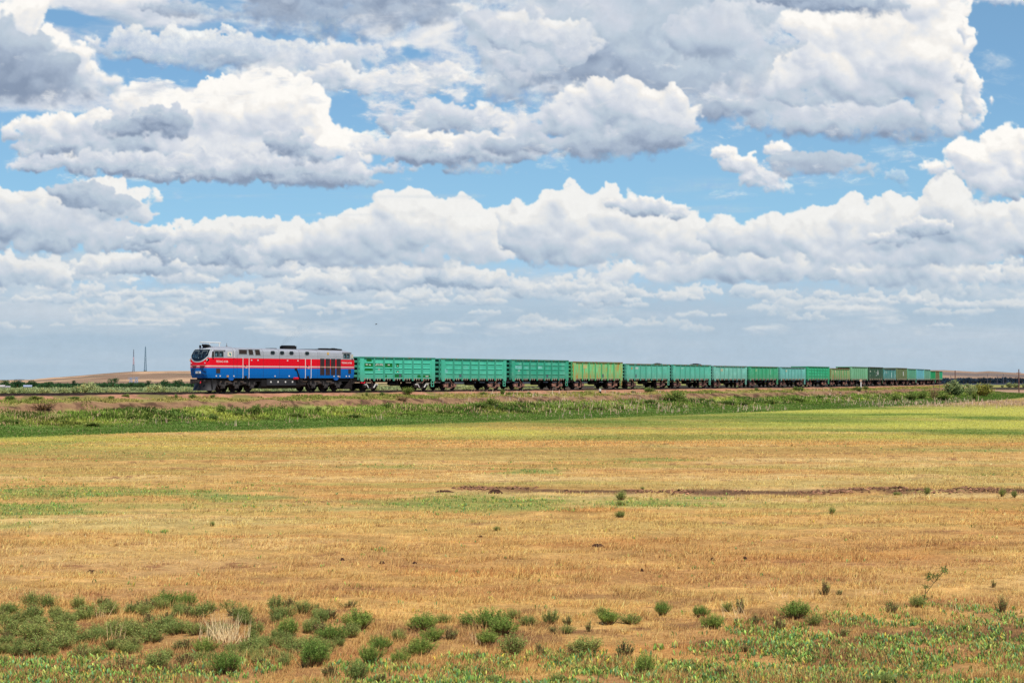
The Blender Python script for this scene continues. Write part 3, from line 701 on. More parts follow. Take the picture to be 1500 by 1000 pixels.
# ====================================================================== train: shared materials
def K(r, g, b): return lin(r, g, b, .80)
M_BLACK = plain('grime_and_shade_black', lin(26, 24, 24), .8, 0, .25, .5, 2.5)
M_DARK = plain('underframe_brown', lin(36, 30, 28), .85, 0, .2, .5, 2)
M_STEEL = plain('worn_steel', lin(120, 112, 108), .45, .6, .5, .3, 3)
M_RUSTC = plain('rusty_casting', lin(150, 112, 96), .9, 0, .2, .45, 2.5)
M_CASTD = plain('dark_casting', lin(60, 53, 50), .85, 0, .2, .5, 2.5)
M_WHITE = plain('white_paint', K(238, 234, 226), .6, 0, .4, .15, 2)
M_GREYP = plain('grey_paint', K(180, 183, 187), .45, 0, .5, .10, 1.2)
M_RED = plain('red_paint', K(222, 14, 40), .5, 0, .4, .12, 2)
M_BLUE = plain('blue_paint', K(8, 92, 176), .45, 0, .5, .12, 1.5)
M_LAMP = plain('lamp_lens', K(255, 246, 225), .15, 0, .8, .03, 2)
def glass_mat(name, col, rough=.18):
    t = NT(name); return t.bsdf(col, rough, 0, .35)
M_GLASS = glass_mat('dark_glass', lin(20, 32, 38))
M_GLASSL = glass_mat('pale_glass', lin(84, 116, 126))
M_GRILLE = None
def grille_mat():
    t = NT('grille_slats'); o = t.obj(); sx = t.n('SeparateXYZ'); t.l(o, sx.inputs[0])
    w = t.math('FRACT', t.math('MULTIPLY', sx.outputs[2], 14.0))
    return t.bsdf(t.mix(t.ramp(w, .35, .65), lin(34, 28, 27), lin(74, 62, 56)), .8, 0, .2)
M_GRILLE = grille_mat()

def loco_paint():
    """colour bands by height on the body: blue, red with a pale line, grey; thin panel joints and some grime"""
    t = NT('locomotive_paint'); o = t.obj(); sx = t.n('SeparateXYZ'); t.l(o, sx.inputs[0]); x, z = sx.outputs[0], sx.outputs[2]
    def above(h): return t.math('GREATER_THAN', z, h)
    c = t.mix(above(2.43), K(0, 110, 194), K(242, 4, 34))
    c = t.mix(t.math('MULTIPLY', above(2.53), t.math('LESS_THAN', z, 2.665)), c, K(226, 196, 190))
    c = t.mix(above(3.425), c, K(182, 184, 189))
    # joints of the doors
    for jx in (-7.22, -6.75, -3.2, -.95, 1.9, 4.6):
        c = t.mix(t.math('LESS_THAN', t.math('ABSOLUTE', t.math('SUBTRACT', x, jx)), .014), c, lin(40, 36, 40))
    c = t.mix(t.math('MULTIPLY', t.math('LESS_THAN', t.math('ABSOLUTE', t.math('SUBTRACT', z, 1.66)), .012), .6), c, lin(10, 30, 60))
    c = t.mix(t.math('MULTIPLY', t.math('LESS_THAN', t.math('ABSOLUTE', t.math('SUBTRACT', z, 3.72)), .012), t.math('MULTIPLY', t.math('GREATER_THAN', x, -6.8), .7)), c, lin(90, 95, 95))
    f = t.noise(t.scaled(o, (1.2, 1, .35)), 2.2, 6, .65); g = t.noise(o, 9, 4, .6)
    c = t.mix(t.math('MULTIPLY', t.ramp(f, .55, .85), .12), c, lin(96, 84, 80))
    c = t.mix(t.math('MULTIPLY', t.math('MULTIPLY', above(3.425), t.ramp(f, .4, .75)), .25), c, lin(120, 118, 118))
    c = t.mix(t.math('MULTIPLY', t.ramp(g, .55, .8), .07), c, lin(70, 60, 60))
    return t.bsdf(c, .45, 0, .22)

def bogie_wheel(mb, x, r, y0=.76):
    for sd in (-1, 1):
        mb.disc_y(x, r, r, sd*y0-.065, sd*y0+.065, 24); mb.disc_y(x, r, r+.03, sd*(y0-.09)-.012, sd*(y0-.09)+.012, 24)
        mb.disc_y(x, r, r*.35, sd*(y0+.07)-.05, sd*(y0+.07)+.05, 12)
    mb.tube((x, -y0, r), (x, y0, r), .09, .09, 8)

# ====================================================================== locomotive
def build_loco():
    sC = -11.1; ends = [track(sC-6.5), track(sC+6.5)]
    cx, cy = (ends[0][0]+ends[1][0])/2, (ends[0][1]+ends[1][1])/2
    hd = math.atan2(ends[1][1]-ends[0][1], ends[1][0]-ends[0][0])
    root = empty('diesel_locomotive', (cx, cy, RAIL_Z), hd)
    tag(root, 'red, blue and grey diesel locomotive with rounded dark windscreen heading the freight train', 'locomotive')
    PAINT = loco_paint()
    zs = [1.40, 1.75, 2.3, 2.44, 2.6, 3.15, 3.43, 3.85, 4.16, 4.38, 4.50]
    hw = [1.50, 1.55, 1.55, 1.55, 1.55, 1.55, 1.55, 1.55, 1.50, 1.33, 1.02]
    xf = [-10.22, -10.37, -10.43, -10.44, -10.44, -10.42, -10.36, -10.16, -9.98, -9.76, -9.42]
    xr = [10.22, 10.27, 10.3, 10.3, 10.3, 10.3, 10.26, 10.05, 9.85, 9.55, 9.2]
    def front_x(y, z):
        w = np.interp(z, zs, hw); f = np.interp(z, zs, xf); u = min(abs(y)/w, 1.0)
        return f - .16*(1-u*u)
    def outline(i):
        w, f, r = hw[i], xf[i], xr[i]; P = []
        P.append((f+.42, -w)); P.append((f+.17, -w+.06)); P.append((f+.04, -w+.20))
        for u in np.linspace(-.80, .80, 9): P.append((f-.16*(1-u*u), u*w))
        P += [(f+.04, w-.20), (f+.17, w-.06), (f+.42, w), (-6.86, w), (0, w), (6, w), (r-.30, w), (r-.08, w-.08), (r, w-.26), (r+.02, 0), (r, -w+.26), (r-.08, -w+.08), (r-.30, -w), (6, -w), (0, -w), (-6.86, -w)]
        return P
    n = len(outline(0)); V = []; F = []
    for i, z in enumerate(zs):
        top = z
        for (x, y) in outline(i):
            zz = z - (.07 if (i == len(zs)-1 and x > -6.5) else 0) - (.05 if (i == len(zs)-2 and x > -6.5) else 0)
            V.append((x, y, zz))
    for i in range(len(zs)-1):
        for j in range(n):
            a, b = i*n+j, i*n+(j+1) % n; F.append((b, a, a+n, b+n))
    F.append(tuple(range(n))); F.append(tuple(reversed(range((len(zs)-1)*n, len(zs)*n))))
    mb = MB(); mb.poly(V, F)
    body = mb.build('body', PAINT, root, 28)
    # roof: cab cap a little higher than the engine hood, crowned
    rf = MB()
    rf.prism_x([(-1.0, 4.49), (-.8, 4.57), (-.35, 4.61), (.35, 4.61), (.8, 4.57), (1.0, 4.49)], -9.3, -6.86)
    rf.prism_x([(-.98, 4.40), (-.7, 4.46), (0, 4.48), (.7, 4.46), (.98, 4.40)], -6.86, 8.9)
    rf.poly([(-6.86, -1.0, 4.49), (-6.86, 1.0, 4.49), (-6.30, .9, 4.44), (-6.30, -.9, 4.44)], [(0, 1, 2, 3)])
    rf.build('roof', M_GREYP, root, 40)
    fan = MB()
    fan.prism_y([(3.1, 4.46), (3.4, 4.52), (5.6, 4.54), (6.6, 4.59), (8.2, 4.62), (8.8, 4.58), (8.95, 4.46)], -.92, .92)
    for fx in (6.9, 8.2): fan.tube((fx, 0, 4.6), (fx, 0, 4.66), .62, .58, 20)
    fan.build('radiator_hatch', M_BLACK, root)
    ex = MB(); ex.box(1.0, 2.4, -.55, .55, 4.44, 4.82); ex.box(1.1, 2.3, -.45, .45, 4.82, 4.88); ex.build('exhaust_stack', M_BLACK, root)
    hp = MB(); hp.box(-1.1, -.4, -.5, .5, 4.46, 4.55); hp.build('roof_hatch', M_DARK, root)
    # windscreen: grey surround, dark glass with an arc for its lower edge, blinds, wipers
    def arc_patch(halfw_t, halfw_b, ztop, zlow, zside, dx, nx=16):
        P = []; Fs = []
        for i in range(nx+1):
            u = -1 + 2*i/nx; zl = zlow + (zside-zlow)*abs(u)**2.3
            for k in range(6):
                z = zl + (ztop-zl)*k/5; w = halfw_b + (halfw_t-halfw_b)*np.clip((z-zlow)/(ztop-zlow), 0, 1); y = u*w
                P.append((front_x(y, z)-dx, y, z))
        for i in range(nx):
            for k in range(5):
                a = i*6+k; Fs.append((a, a+1, a+7, a+6))
        return P, Fs
    P, Fs = arc_patch(1.30, 1.50, 4.36, 2.97, 3.56, .012); fr = MB(); fr.poly(P, Fs); fro = fr.build('windscreen_surround', plain('pale_grey_trim', K(196, 204, 202), .4, 0, .5, .08), root, 60)
    P, Fs = arc_patch(1.20, 1.38, 4.28, 3.10, 3.66, .030); g = MB(); g.poly(P, Fs); ws = g.build('windscreen', glass_mat('windscreen_glass', lin(22, 30, 36)), root, 60)
    for (ya, yb) in ((-1.06, -.30), (.18, 1.02)):
        bl = MB(); bl.poly([(front_x(y, z)-.034, y, z) for (y, z) in ((ya, 3.82), (yb, 3.82), (yb*.97, 4.16), (ya*.97, 4.16))], [(0, 1, 2, 3)])
        bl.build('sun_blind', plain('blind_cloth', K(110, 122, 120), .5, 0, .5, .1), ws)
    for (ya, yb, za, zb, colr) in ((-.95, -.36, 3.46, 3.78, (44, 66, 76)), (.1, .55, 3.42, 3.78, (54, 76, 88)), (-.12, -.02, 3.38, 3.9, (120, 136, 138)), (.62, 1.0, 3.46, 3.76, (44, 70, 84))):
        bl = MB(); bl.poly([(front_x(y, z)-.033, y, z) for (y, z) in ((ya, za), (yb, za), (yb, zb), (ya, zb))], [(0, 1, 2, 3)])
        bl.build('windscreen_reflection' if False else 'reflection_patch', glass_mat('reflection_glass', lin(*colr)), ws)  # flat paler patches painted on the glass as reflections
    post = MB(); post.poly([(front_x(.06*s_, z)-.036, .06*s_-.05, z) for z in (3.12, 4.27) for s_ in (-.6, .6)], [(0, 1, 3, 2)]); post.build('centre_post', M_BLACK, ws)
    for y in (-.55, .5):
        wp = MB(); wp.tube((front_x(y, 3.2)-.05, y, 3.2), (front_x(y+.25, 3.75)-.05, y+.25, 3.75), .012, .012, 4); wp.build('wiper', M_BLACK, ws)
    # lamps, steps, number plate on the nose
    for y in (-1.33, 1.33):
        sg = 1 if y > 0 else -1
        lb = MB(); lb.tube((front_x(y, 3.2)-.045, y, 3.22), (front_x(y, 3.2)+.3, y, 3.22), .115, .115, 14); hb = lb.build('headlight', M_BLACK, root)
        l2 = MB(); l2.tube((front_x(y, 3.2)-.065, y, 3.22), (front_x(y, 3.2)-.04, y, 3.22), .09, .10, 14); l2.build('lens', M_LAMP, hb)
        yy = y - sg*.28
        mk = MB(); mk.tube((front_x(yy, 2.9)-.05, yy, 2.90), (front_x(yy, 2.9)+.1, yy, 2.90), .075, .075, 12); mk.build('marker_light', plain('marker_lens', K(240, 190, 190), .2, 0, .7, .05), root)
    for (y, z) in ((-.75, 2.58), (.45, 2.58)): st = MB(); st.box(front_x(y, z)-.16, front_x(y, z)+.05, y-.28, y+.28, z-.03, z+.05); st.build('front_step', M_BLACK, root)
    for (y, z) in ((-.9, 2.12), (.75, 2.12), (-.85, 1.72), (.7, 1.72)):
        a = (front_x(y-.3, z-.1)-.06, y-.3, z-.10); b = (front_x(y+.28, z+.1)-.06, y+.28, z+.12); st = MB(); st.tube(a, b, .028, .028, 6); st.build('nose_handrail', M_BLACK, root)
    npl = MB(); npl.box(-10.66, -10.60, -.52, .22, 1.86, 2.08); npo = npl.build('number_plate', M_WHITE, root)
    def text(name, body_, size, loc, rot, mat, par, xs=1.0):
        cu = bpy.data.curves.new(name, 'FONT'); cu.body = body_; cu.size = size; cu.align_x = 'CENTER'; cu.align_y = 'CENTER'; cu.extrude = .002; cu.offset = size*.012
        o = bpy.data.objects.new(name, cu); COL.objects.link(o); o.parent = par; o.location = loc; o.rotation_euler = rot; cu.materials.append(mat); o.scale = (xs, 1, 1); return o
    text('plate_number', '0158', .2, (-10.67, -.15, 1.97), (R(90), 0, R(-90)), M_BLACK, npo)
    text('running_number', 'TE33AC-0158', .275, (-9.2+.45, -1.556, 3.06), (R(90), 0, 0), M_WHITE, root, .98)
    text('running_number', 'TE33AC-0158', .275, (8.95, -1.556, 3.06), (R(90), 0, 0), M_WHITE, root, .98)
    # cab side windows (both cabs), frames proud of the wall
    def side_window(x0, x1, z0, z1, panes):
        f = MB(); f.box(x0-.06, x1+.06, -1.575, -1.53, z0-.06, z1+.06); fo = f.build('cab_window', M_GREYP if False else plain('window_frame', K(150, 156, 158), .5), root)
        w_ = (x1-x0)/len(panes)
        for i, m_ in enumerate(panes):
            p = MB(); p.box(x0+i*w_+.03, x0+(i+1)*w_-.03, -1.583, -1.56, z0, z1); p.build('pane', m_, fo)
            q = MB(); q.box(x0+i*w_+.10, x0+i*w_+w_*.52, -1.588, -1.57, z0+.05, z0+(z1-z0)*.62); q.build('pane_glimpse', M_GLASSL, fo)
        rail_ = MB(); rail_.box(x0-.14, x1+.24, -1.60, -1.55, z1+.08, z1+.13); rail_.build('rain_gutter', M_CASTD, fo)
    side_window(-9.72, -8.58, 3.55, 4.08, (M_GLASS, M_GLASS)); side_window(8.42, 9.42, 3.58, 4.08, (M_GLASS, M_GLASS))
    mi = MB(); mi.box(-10.05, -9.92, -1.72, -1.56, 3.5, 4.05); mi.build('mirror', M_CASTD, root)
    mi = MB(); mi.box(9.66, 9.80, -1.72, -1.54, 3.55, 4.0); mi.build('mirror', plain('mirror_cream', K(210, 204, 180), .6), root)
    # emblem board beside the door
    em = MB(); em.box(-8.02, -7.46, -1.572, -1.545, 3.58, 4.04); emo = em.build('emblem_board', plain('cream_board', K(246, 232, 206), .6, 0, .4, .05), root)
    e2 = MB(); e2.poly([(-7.84, -1.577, 3.92), (-7.70, -1.577, 3.96), (-7.60, -1.577, 3.86), (-7.58, -1.577, 3.70), (-7.68, -1.577, 3.64), (-7.72, -1.577, 3.76), (-7.82, -1.577, 3.80)], [(0, 6, 5, 4, 3, 2, 1)]); e2.build('emblem', plain('teal_emblem', K(20, 140, 130), .5), emo)
    # intake grilles, round-cornered engine-room windows, louvre bank
    def slab(name, prof, y0, y1, mat, par=root):
        m_ = MB(); m_.prism_y(prof, y0, y1); return m_.build(name, mat, par)
    def framed(prof, mat, name):
        cxp = sum(p[0] for p in prof)/len(prof); czp = sum(p[1] for p in prof)/len(prof)
        big = [(cxp+(p[0]-cxp)*1.10+(.03 if p[0] > cxp else -.03), czp+(p[1]-czp)*1.14) for p in prof]
        f = slab(name, big, -1.575, -1.40, M_GREYP); slab('grille_mesh' if 'grille' in name else 'pane', prof, -1.583, -1.42, mat, f)
    framed([(-6.52, 3.86), (-5.47, 3.86), (-5.47, 4.30), (-6.52, 4.30)], M_GRILLE, 'intake_grille')
    framed([(-5.16, 3.80), (-4.58, 3.80), (-4.70, 4.33), (-5.28, 4.33)], M_GRILLE, 'intake_grille')
    framed([(-4.28, 3.78), (-3.62, 3.78), (-3.78, 4.33), (-4.40, 4.33)], M_GRILLE, 'intake_grille')
    for x0 in (-2.23, -.92, .42, 2.68):
        x1 = x0+.60; c_ = .12; z0, z1 = 3.86, 4.22
        framed([(x0+c_, z0), (x1-c_, z0), (x1, z0+c_), (x1, z1-c_), (x1-c_, z1), (x0+c_, z1), (x0, z1-c_), (x0, z0+c_)], M_GLASS, 'engine_room_window')
    for (a, b) in ((4.92, 5.56), (5.74, 6.40), (6.54, 7.20), (7.38, 8.04)):
        lv = MB(); lv.box(a, b, -1.578, -1.5, 1.74, 3.5); lo = lv.build('radiator_louvre', plain('louvre_screen', lin(66, 52, 52), .8, 0, .2, .2), root)
        bars = MB()
        for k in range(22): z = 1.80+k*.078; bars.box(a+.03, b-.03, -1.592, -1.57, z, z+.03)
        bars.build('slats', plain('slat_paint', lin(60, 42, 42), .8), lo)
        lw = MB(); lw.box(a, b, -1.594, -1.575, 2.535, 2.66); lw.build('stripe', plain('stripe_dusty', lin(160, 130, 110), .7), lo)
    # doors with pale handrails
    for (a, b) in ((-6.06, -5.24), (2.66, 3.50)):
        for x in (a, b):
            h = MB(); h.path([(x, -1.56, 3.46), (x, -1.66, 3.44), (x, -1.66, 1.42), (x, -1.56, 1.36)], .032, 6); h.build('handrail', M_WHITE, root)
        d = MB(); d.box(a+.12, b-.12, -1.566, -1.54, 1.62, 3.44); do = d.build('side_door', PAINT, root)
        h = MB(); h.box(a+.3, a+.46, -1.61, -1.56, 2.66, 2.76); h.build('handle', M_BLACK, do)
        h = MB(); h.box(a+.42, b-.18, -1.60, -1.555, 2.40, 2.46); h.build('kick_plate', M_WHITE, do)
        h = MB(); h.box(a+.32, b-.24, -1.60, -1.55, 1.40, 1.62); h.build('step_recess', M_BLACK, root)
    h = MB(); h.path([(-7.22, -1.56, 4.16), (-7.22, -1.64, 4.14), (-7.22, -1.64, 3.48), (-7.22, -1.56, 3.46)], .03, 6); h.build('handrail', M_WHITE, root)
    for (x0, x1, z0, z1) in ((-9.5, -8.98, 1.88, 2.36), (9.2, 9.62, 1.88, 2.36)):
        b = MB(); b.box(x0, x1, -1.572, -1.5, z0, z1); b.build('vent', M_GRILLE, root)
    def spot(x, z, w_=.13, h_=.13, mat=M_WHITE, name='reflector'):
        b = MB(); b.box(x-w_/2, x+w_/2, -1.58, -1.54, z-h_/2, z+h_/2); b.build(name, mat, root)
    for x in (-9.48, -8.98, -7.18, -1.58, .42, 7.02, 7.64, 8.9, 9.35): spot(x, 1.60)
    for x in (-4.82, -3.95, .18, 1.66): spot(x, 3.24, .15, .12)
    spot(-8.0, 1.58, .24, .18, plain('amber_label', K(230, 170, 90), .6), 'warning_label'); spot(7.86, 1.55, .16, .16, plain('amber_label', K(210, 150, 90), .6), 'warning_label')
    spot(6.1, 4.06, .2, .26, plain('yellow_label', K(220, 170, 60), .6), 'warning_label')
    # underside: sole bar, blue brackets, fuel tank, battery box, sand pipe
    ub = MB(); ub.box(-9.6, 9.6, -1.30, 1.30, 1.05, 1.398); ub.build('underframe', M_BLACK, root)
    for xc in (-7.5, 7.35):
        b = MB(); b.prism_y([(xc-.42, 1.40), (xc+.42, 1.40), (xc+.18, 1.16), (xc-.18, 1.16)], -1.54, -1.36); b.build('jacking_bracket', M_BLUE, root)
    ft = MB(); ft.prism_x([(-1.15, .30), (1.15, .30), (1.38, .55), (1.38, 1.2), (-1.38, 1.2), (-1.38, .55)], -3.3, 2.3); ft.build('fuel_tank', M_BLACK, root)
    bb = MB(); bb.box(-2.62, 1.42, -1.50, -1.2, .63, 1.30); bo = bb.build('battery_box', plain('box_black', lin(44, 44, 46), .6), root)
    for x in (-2.1, -1.1, -.05, .95):
        l_ = MB(); l_.box(x-.09, x+.09, -1.512, -1.49, .92, 1.08); l_.build('label', M_WHITE, bo)
    ar = MB(); ar.tube((1.5, -1.2, .72), (3.0, -1.2, .72), .22, .22, 12); ar.box(1.55, 2.5, -1.42, -1.0, .95, 1.35); ar.build('air_reservoir', M_DARK, root)
    pp = MB(); pp.path([(1.35, -1.60, 2.36), (1.5, -1.64, 2.2), (1.78, -1.64, 1.5), (2.0, -1.58, 1.3)], .06, 7); pp.box(1.2, 1.5, -1.64, -1.55, 2.28, 2.42); pp.build('filler_hose', M_BLACK, root)
    rp = MB(); rp.tube((1.05, -1.62, 1.36), (1.65, -1.62, 1.36), .12, .12, 8); rp.build('fuel_filler', M_RED, root)
    # snow plough, coupler, hoses at the front
    pl = MB(); Pv = []; nz = 5
    for k in range(nz):
        z = [.14, .40, .72, 1.0, 1.22][k]; dx = [.02, .14, .28, .30, .20][k]
        for u in np.linspace(-1, 1, 9): Pv.append((-10.42+dx-.22*(1-abs(u)**1.6)+.75*abs(u)**5, u*1.52, z))
    pl.poly(Pv, [(k*9+j, k*9+j+9, k*9+j+10, k*9+j+1) for k in range(nz-1) for j in range(8)])
    sd_ = MB()
    pl.box(-9.9, -9.75, -1.4, 1.4, .2, 1.3)
    pl.build('snow_plough', plain('plough_black', lin(30, 28, 28), .55, .1, .4, .3, 3), root, 40)
    cp = MB(); cp.box(-11.2, -10.3, -.13, .13, .93, 1.2); cp.prism_y([(-11.35, .86), (-11.1, .82), (-11.05, 1.3), (-11.35, 1.3)], -.22, .22); cp.build('coupler', M_CASTD, root)
    rl = MB(); rl.tube((-10.86, -.75, .86), (-10.80, -.75, 1.06), .05, .05, 6); rl.build('brake_cock', M_RED, root)
    for y in (-.62, .62):
        hs = MB(); hs.path([(-10.55, y, 1.2), (-10.85, y, 1.1), (-10.92, y, .8), (-10.8, y*.9, .55), (-10.66, y*.8, .5)], .04, 6); hs.build('brake_hose', M_DARK, root)
    bf = MB(); bf.tube((-10.62, -1.0, 1.10), (-10.5, -1.0, 1.10), .12, .12, 10); bf.build('buffer_pad', M_CASTD, root)
    # roof gear
    an = MB(); an.path([(-9.4, -.1, 4.5), (-9.15, -.1, 4.75), (-9.1, -.1, 4.98)], .035, 6); an.tube((-10.35, -.1, 5.0), (-7.8, -.1, 5.0), .06, .06, 6); an.tube((-7.85, -.1, 4.58), (-7.85, -.1, 5.0), .06, .05, 6); an.tube((-7.95, -.1, 4.98), (-7.7, -.1, 4.98), .075, .075, 6); an.build('roof_antenna', M_WHITE, root)
    wa = MB(); wa.tube((-6.98, -.2, 4.58), (-6.98, -.2, 4.70), .11, .07, 8); wa.tube((-6.98, -.2, 4.68), (-6.98, -.2, 4.98), .025, .02, 6); wa.build('whip_antenna', M_STEEL, root)
    hn = MB()
    for (y, l_) in ((-.35, .6), (-.15, .75), (.1, .5)): hn.tube((-9.35, y, 4.72), (-9.35-l_, y, 4.70), .05, .12, 10)
    hn.box(-9.7, -9.3, -.5, .3, 4.46, 4.66); hn.tube((-9.9, .45, 4.45), (-9.9, .45, 4.72), .1, .1, 8); hn.build('horn', M_BLACK, root)
    rb = MB(); rb.box(8.25, 8.5, -.2, .2, 4.4, 4.7); rb.build('horn', M_BLACK, root)
    # bogies: frame, axle boxes, wheels
    for axs in ((-8.46, -6.62, -4.58), (4.10, 6.00, 7.82)):
        m_ = (axs[0]+axs[2])/2; bg_ = empty('bogie', (m_, 0, 0), 0, root); rel = [a-m_ for a in axs]
        fr = MB()
        for sd in (-1, 1):
            y0, y1 = sd*1.12, sd*1.30; y0, y1 = min(y0, y1), max(y0, y1)
            fr.prism_y([(rel[0]-.75, .72), (rel[0]-.6, 1.02), (rel[2]+.6, 1.02), (rel[2]+.75, .72), (rel[2]+.3, .66), (rel[0]-.3, .66)], y0, y1)
        fr.box(rel[0]-.5, rel[2]+.5, -1.1, 1.1, .62, .9); fr.build('bogie_frame', M_BLACK, bg_)
        for r_ in rel:
            wm = MB(); bogie_wheel(wm, r_, .525); wm.build('wheelset', M_DARK, bg_)
            ab = MB()
            for sd in (-1, 1): ab.box(r_-.24, r_+.24, sd*1.31-.1, sd*1.31+.1, .34, .76); ab.tube((r_, sd*1.25, .54), (r_, sd*1.46, .54), .17, .15, 10); ab.tube((r_-.34, sd*1.33, .62), (r_-.34, sd*1.33, .98), .09, .09, 8); ab.tube((r_+.34, sd*1.33, .62), (r_+.34, sd*1.33, .98), .09, .09, 8)
            ab.build('axle_box', plain('axle_box_grey', lin(66, 62, 60), .7, .2, .3, .5, 3), bg_)
        bc = MB()
        for r_ in (rel[0]+.95, rel[1]+.95): bc.tube((r_-.25, -1.36, .86), (r_+.25, -1.36, .86), .12, .12, 8)
        bc.tube((rel[0]-.9, -1.32, .9), (rel[0]-.5, -1.32, .3), .035, .035, 6); bc.build('brake_gear', M_CASTD, bg_)
    rc = MB(); rc.box(10.2, 11.0, -.13, .13, .93, 1.2); rc.path([(10.3, -.7, 1.2), (10.6, -.7, .8), (10.9, -.7, .8)], .04, 6); rc.build('coupler', M_CASTD, root)
    sp = MB(); sp.path([(9.7, -1.45, 1.38), (9.75, -1.5, .9), (9.5, -1.5, .35)], .06, 6); sp.prism_y([(9.1, .2), (9.95, .2), (10.0, 1.3), (9.7, 1.3)], -1.4, 1.4); sp.build('rail_guard', M_DARK, root)
    return root
build_loco()

# ====================================================================== open wagons
def wagon_paint(name, col, rust=.2, fade=.3, rustcol=(150, 96, 52), fadecol=None, green_dirt=.2, seed=0.0):
    t = NT(name); o = t.obj(); ad = t.n('VectorMath', operation='ADD'); t.l(o, ad.inputs[0]); ad.inputs[1].default_value = (seed*7.3, seed*3.1, seed*1.7); p = ad.outputs[0]
    col = tuple(min(255, c_*.96+22) for c_ in col); base = K(*col); fc = K(*(fadecol or tuple(min(255, c_+44) for c_ in col)))
    big = t.noise(p, .9, 5, .6); drip = t.noise(t.scaled(p, (3.2, 3.2, .35)), 1.6, 5, .65); fine = t.noise(p, 7, 5, .7)
    c = t.mix(t.math('MULTIPLY', t.ramp(big, .42, .68), fade), base, fc)
    c = t.mix(t.math('MULTIPLY', t.ramp(fine, .5, .75), .28), c, (base[0]*.62, base[1]*.7, base[2]*.66, 1))
    sx = t.n('SeparateXYZ'); t.l(o, sx.inputs[0]); lowz = t.ramp(t.math('ADD', sx.outputs[2], t.math('MULTIPLY', big, -.5)), 2.2, 1.1)
    rr = t.math('ADD', t.ramp(drip, .68-.30*rust, .80-.24*rust), t.math('MULTIPLY', lowz, .25*rust))
    c = t.mix(t.math('MULTIPLY', rr, min(1, .25+rust), clamp=True), c, K(*rustcol))
    c = t.mix(t.math('MULTIPLY', lowz, green_dirt), c, K(112, 96, 74))
    return t.bsdf(c, .6, 0, .3)

M_PIN = plain('hinge_pale', lin(168, 150, 130), .8, 0, .2, .4, 4)
def side_wall(sgn, top, kind, mat, topmat):
    """one long side: panel, posts, ribs and top chord; sgn -1 is the viewer's side"""
    mb = MB(); L = 12.75; yo = 1.46; x0, x1 = -L/2, L/2; zb = 1.38
    Y = lambda a, b: (min(sgn*a, sgn*b), max(sgn*a, sgn*b))
    a, b = Y(yo-.06, yo); mb.box(x0, x1, a, b, zb, top-.14)
    # top chord overhangs the panel and throws the dark line below itself
    a, b = Y(yo-.10, yo+.125); mb.box(x0, x1, a, b, top-.14, top, 1)
    bays = 7; cw = .66; bw = (L-2*cw)/bays
    posts = [x0+cw+i*bw for i in range(1, bays)]
    a, b = Y(yo, yo+.10)
    for xp in posts:
        w_ = .105; mb.prism_y([(xp-w_, 1.10), (xp+w_, 1.10), (xp+w_, top-.143), (xp-w_, top-.143)], a, b, 2)
    for (xa, xb, tri) in ((x0, x0+cw, 1), (x1-cw, x1, -1)):
        a2, b2 = Y(yo, yo+.085)
        if tri > 0: pr = [(xa+.12, 1.02), (xb-.16, 1.02), (xb-.04, 1.22), (xb-.04, top-.143), (xa+.003, top-.143), (xa+.003, 1.22)]
        else: pr = [(xa+.16, 1.02), (xb-.12, 1.02), (xb-.003, 1.22), (xb-.003, top-.143), (xa+.04, top-.143), (xa+.04, 1.22)]
        mb.prism_y(pr, a2, b2)
    a, b = Y(yo, yo+.06); mb.box(x0+.1, x1-.1, a, b, zb-.06, zb+.07)
    edges = [x0+cw] + posts + [x1-cw]
    if kind == 'A':
        for i in range(bays):
            xa, xb = edges[i]+.20, edges[i+1]-.20
            for f_ in (.24, .50, .76):
                z = zb + (top-.14-zb)*f_
                for (pa, pb) in ((xa, xb),):
                    # an outward bead: sloped above, undercut below
                    prof = [(sgn*yo, z+.13), (sgn*(yo+.062), z+.02), (sgn*(yo+.062), z-.02), (sgn*yo, z-.06)]
                    mb.prism_x(prof if sgn > 0 else prof[::-1], pa, pb)
    return mb
def end_wall(sgn, top):
    mb = MB(); xe = 6.25; X = lambda a, b: (min(sgn*a, sgn*b), max(sgn*a, sgn*b))
    a, b = X(xe-.05, xe); mb.box(a, b, -1.40, 1.40, 1.38, top-.06)
    n = 4; pitch = (top-.2-1.42)/n
    for k in range(n):
        z = 1.42+k*pitch
        prof = [(xe, z+.02), (xe+.20, z+.10), (xe+.20, z+pitch*.52), (xe, z+pitch*.66)]
        mb.prism_y([(sgn*p, q) for p, q in prof][::sgn], -1.40, 1.40)
        a, b = X(xe, xe+.012); mb.box(a, b, -1.39, 1.39, z+pitch*.68, z+pitch*.98, 1)  # black strips paint the shade in the slots between ribs
    a, b = X(xe-.02, xe+.22); mb.box(a, b, -1.42, 1.42, top-.14, top-.012)
    for y in (-1.30, 1.30): a, b = X(xe+.202, xe+.24); mb.box(a, b, y-.1, y+.1, 1.2, top-.15)
    return mb

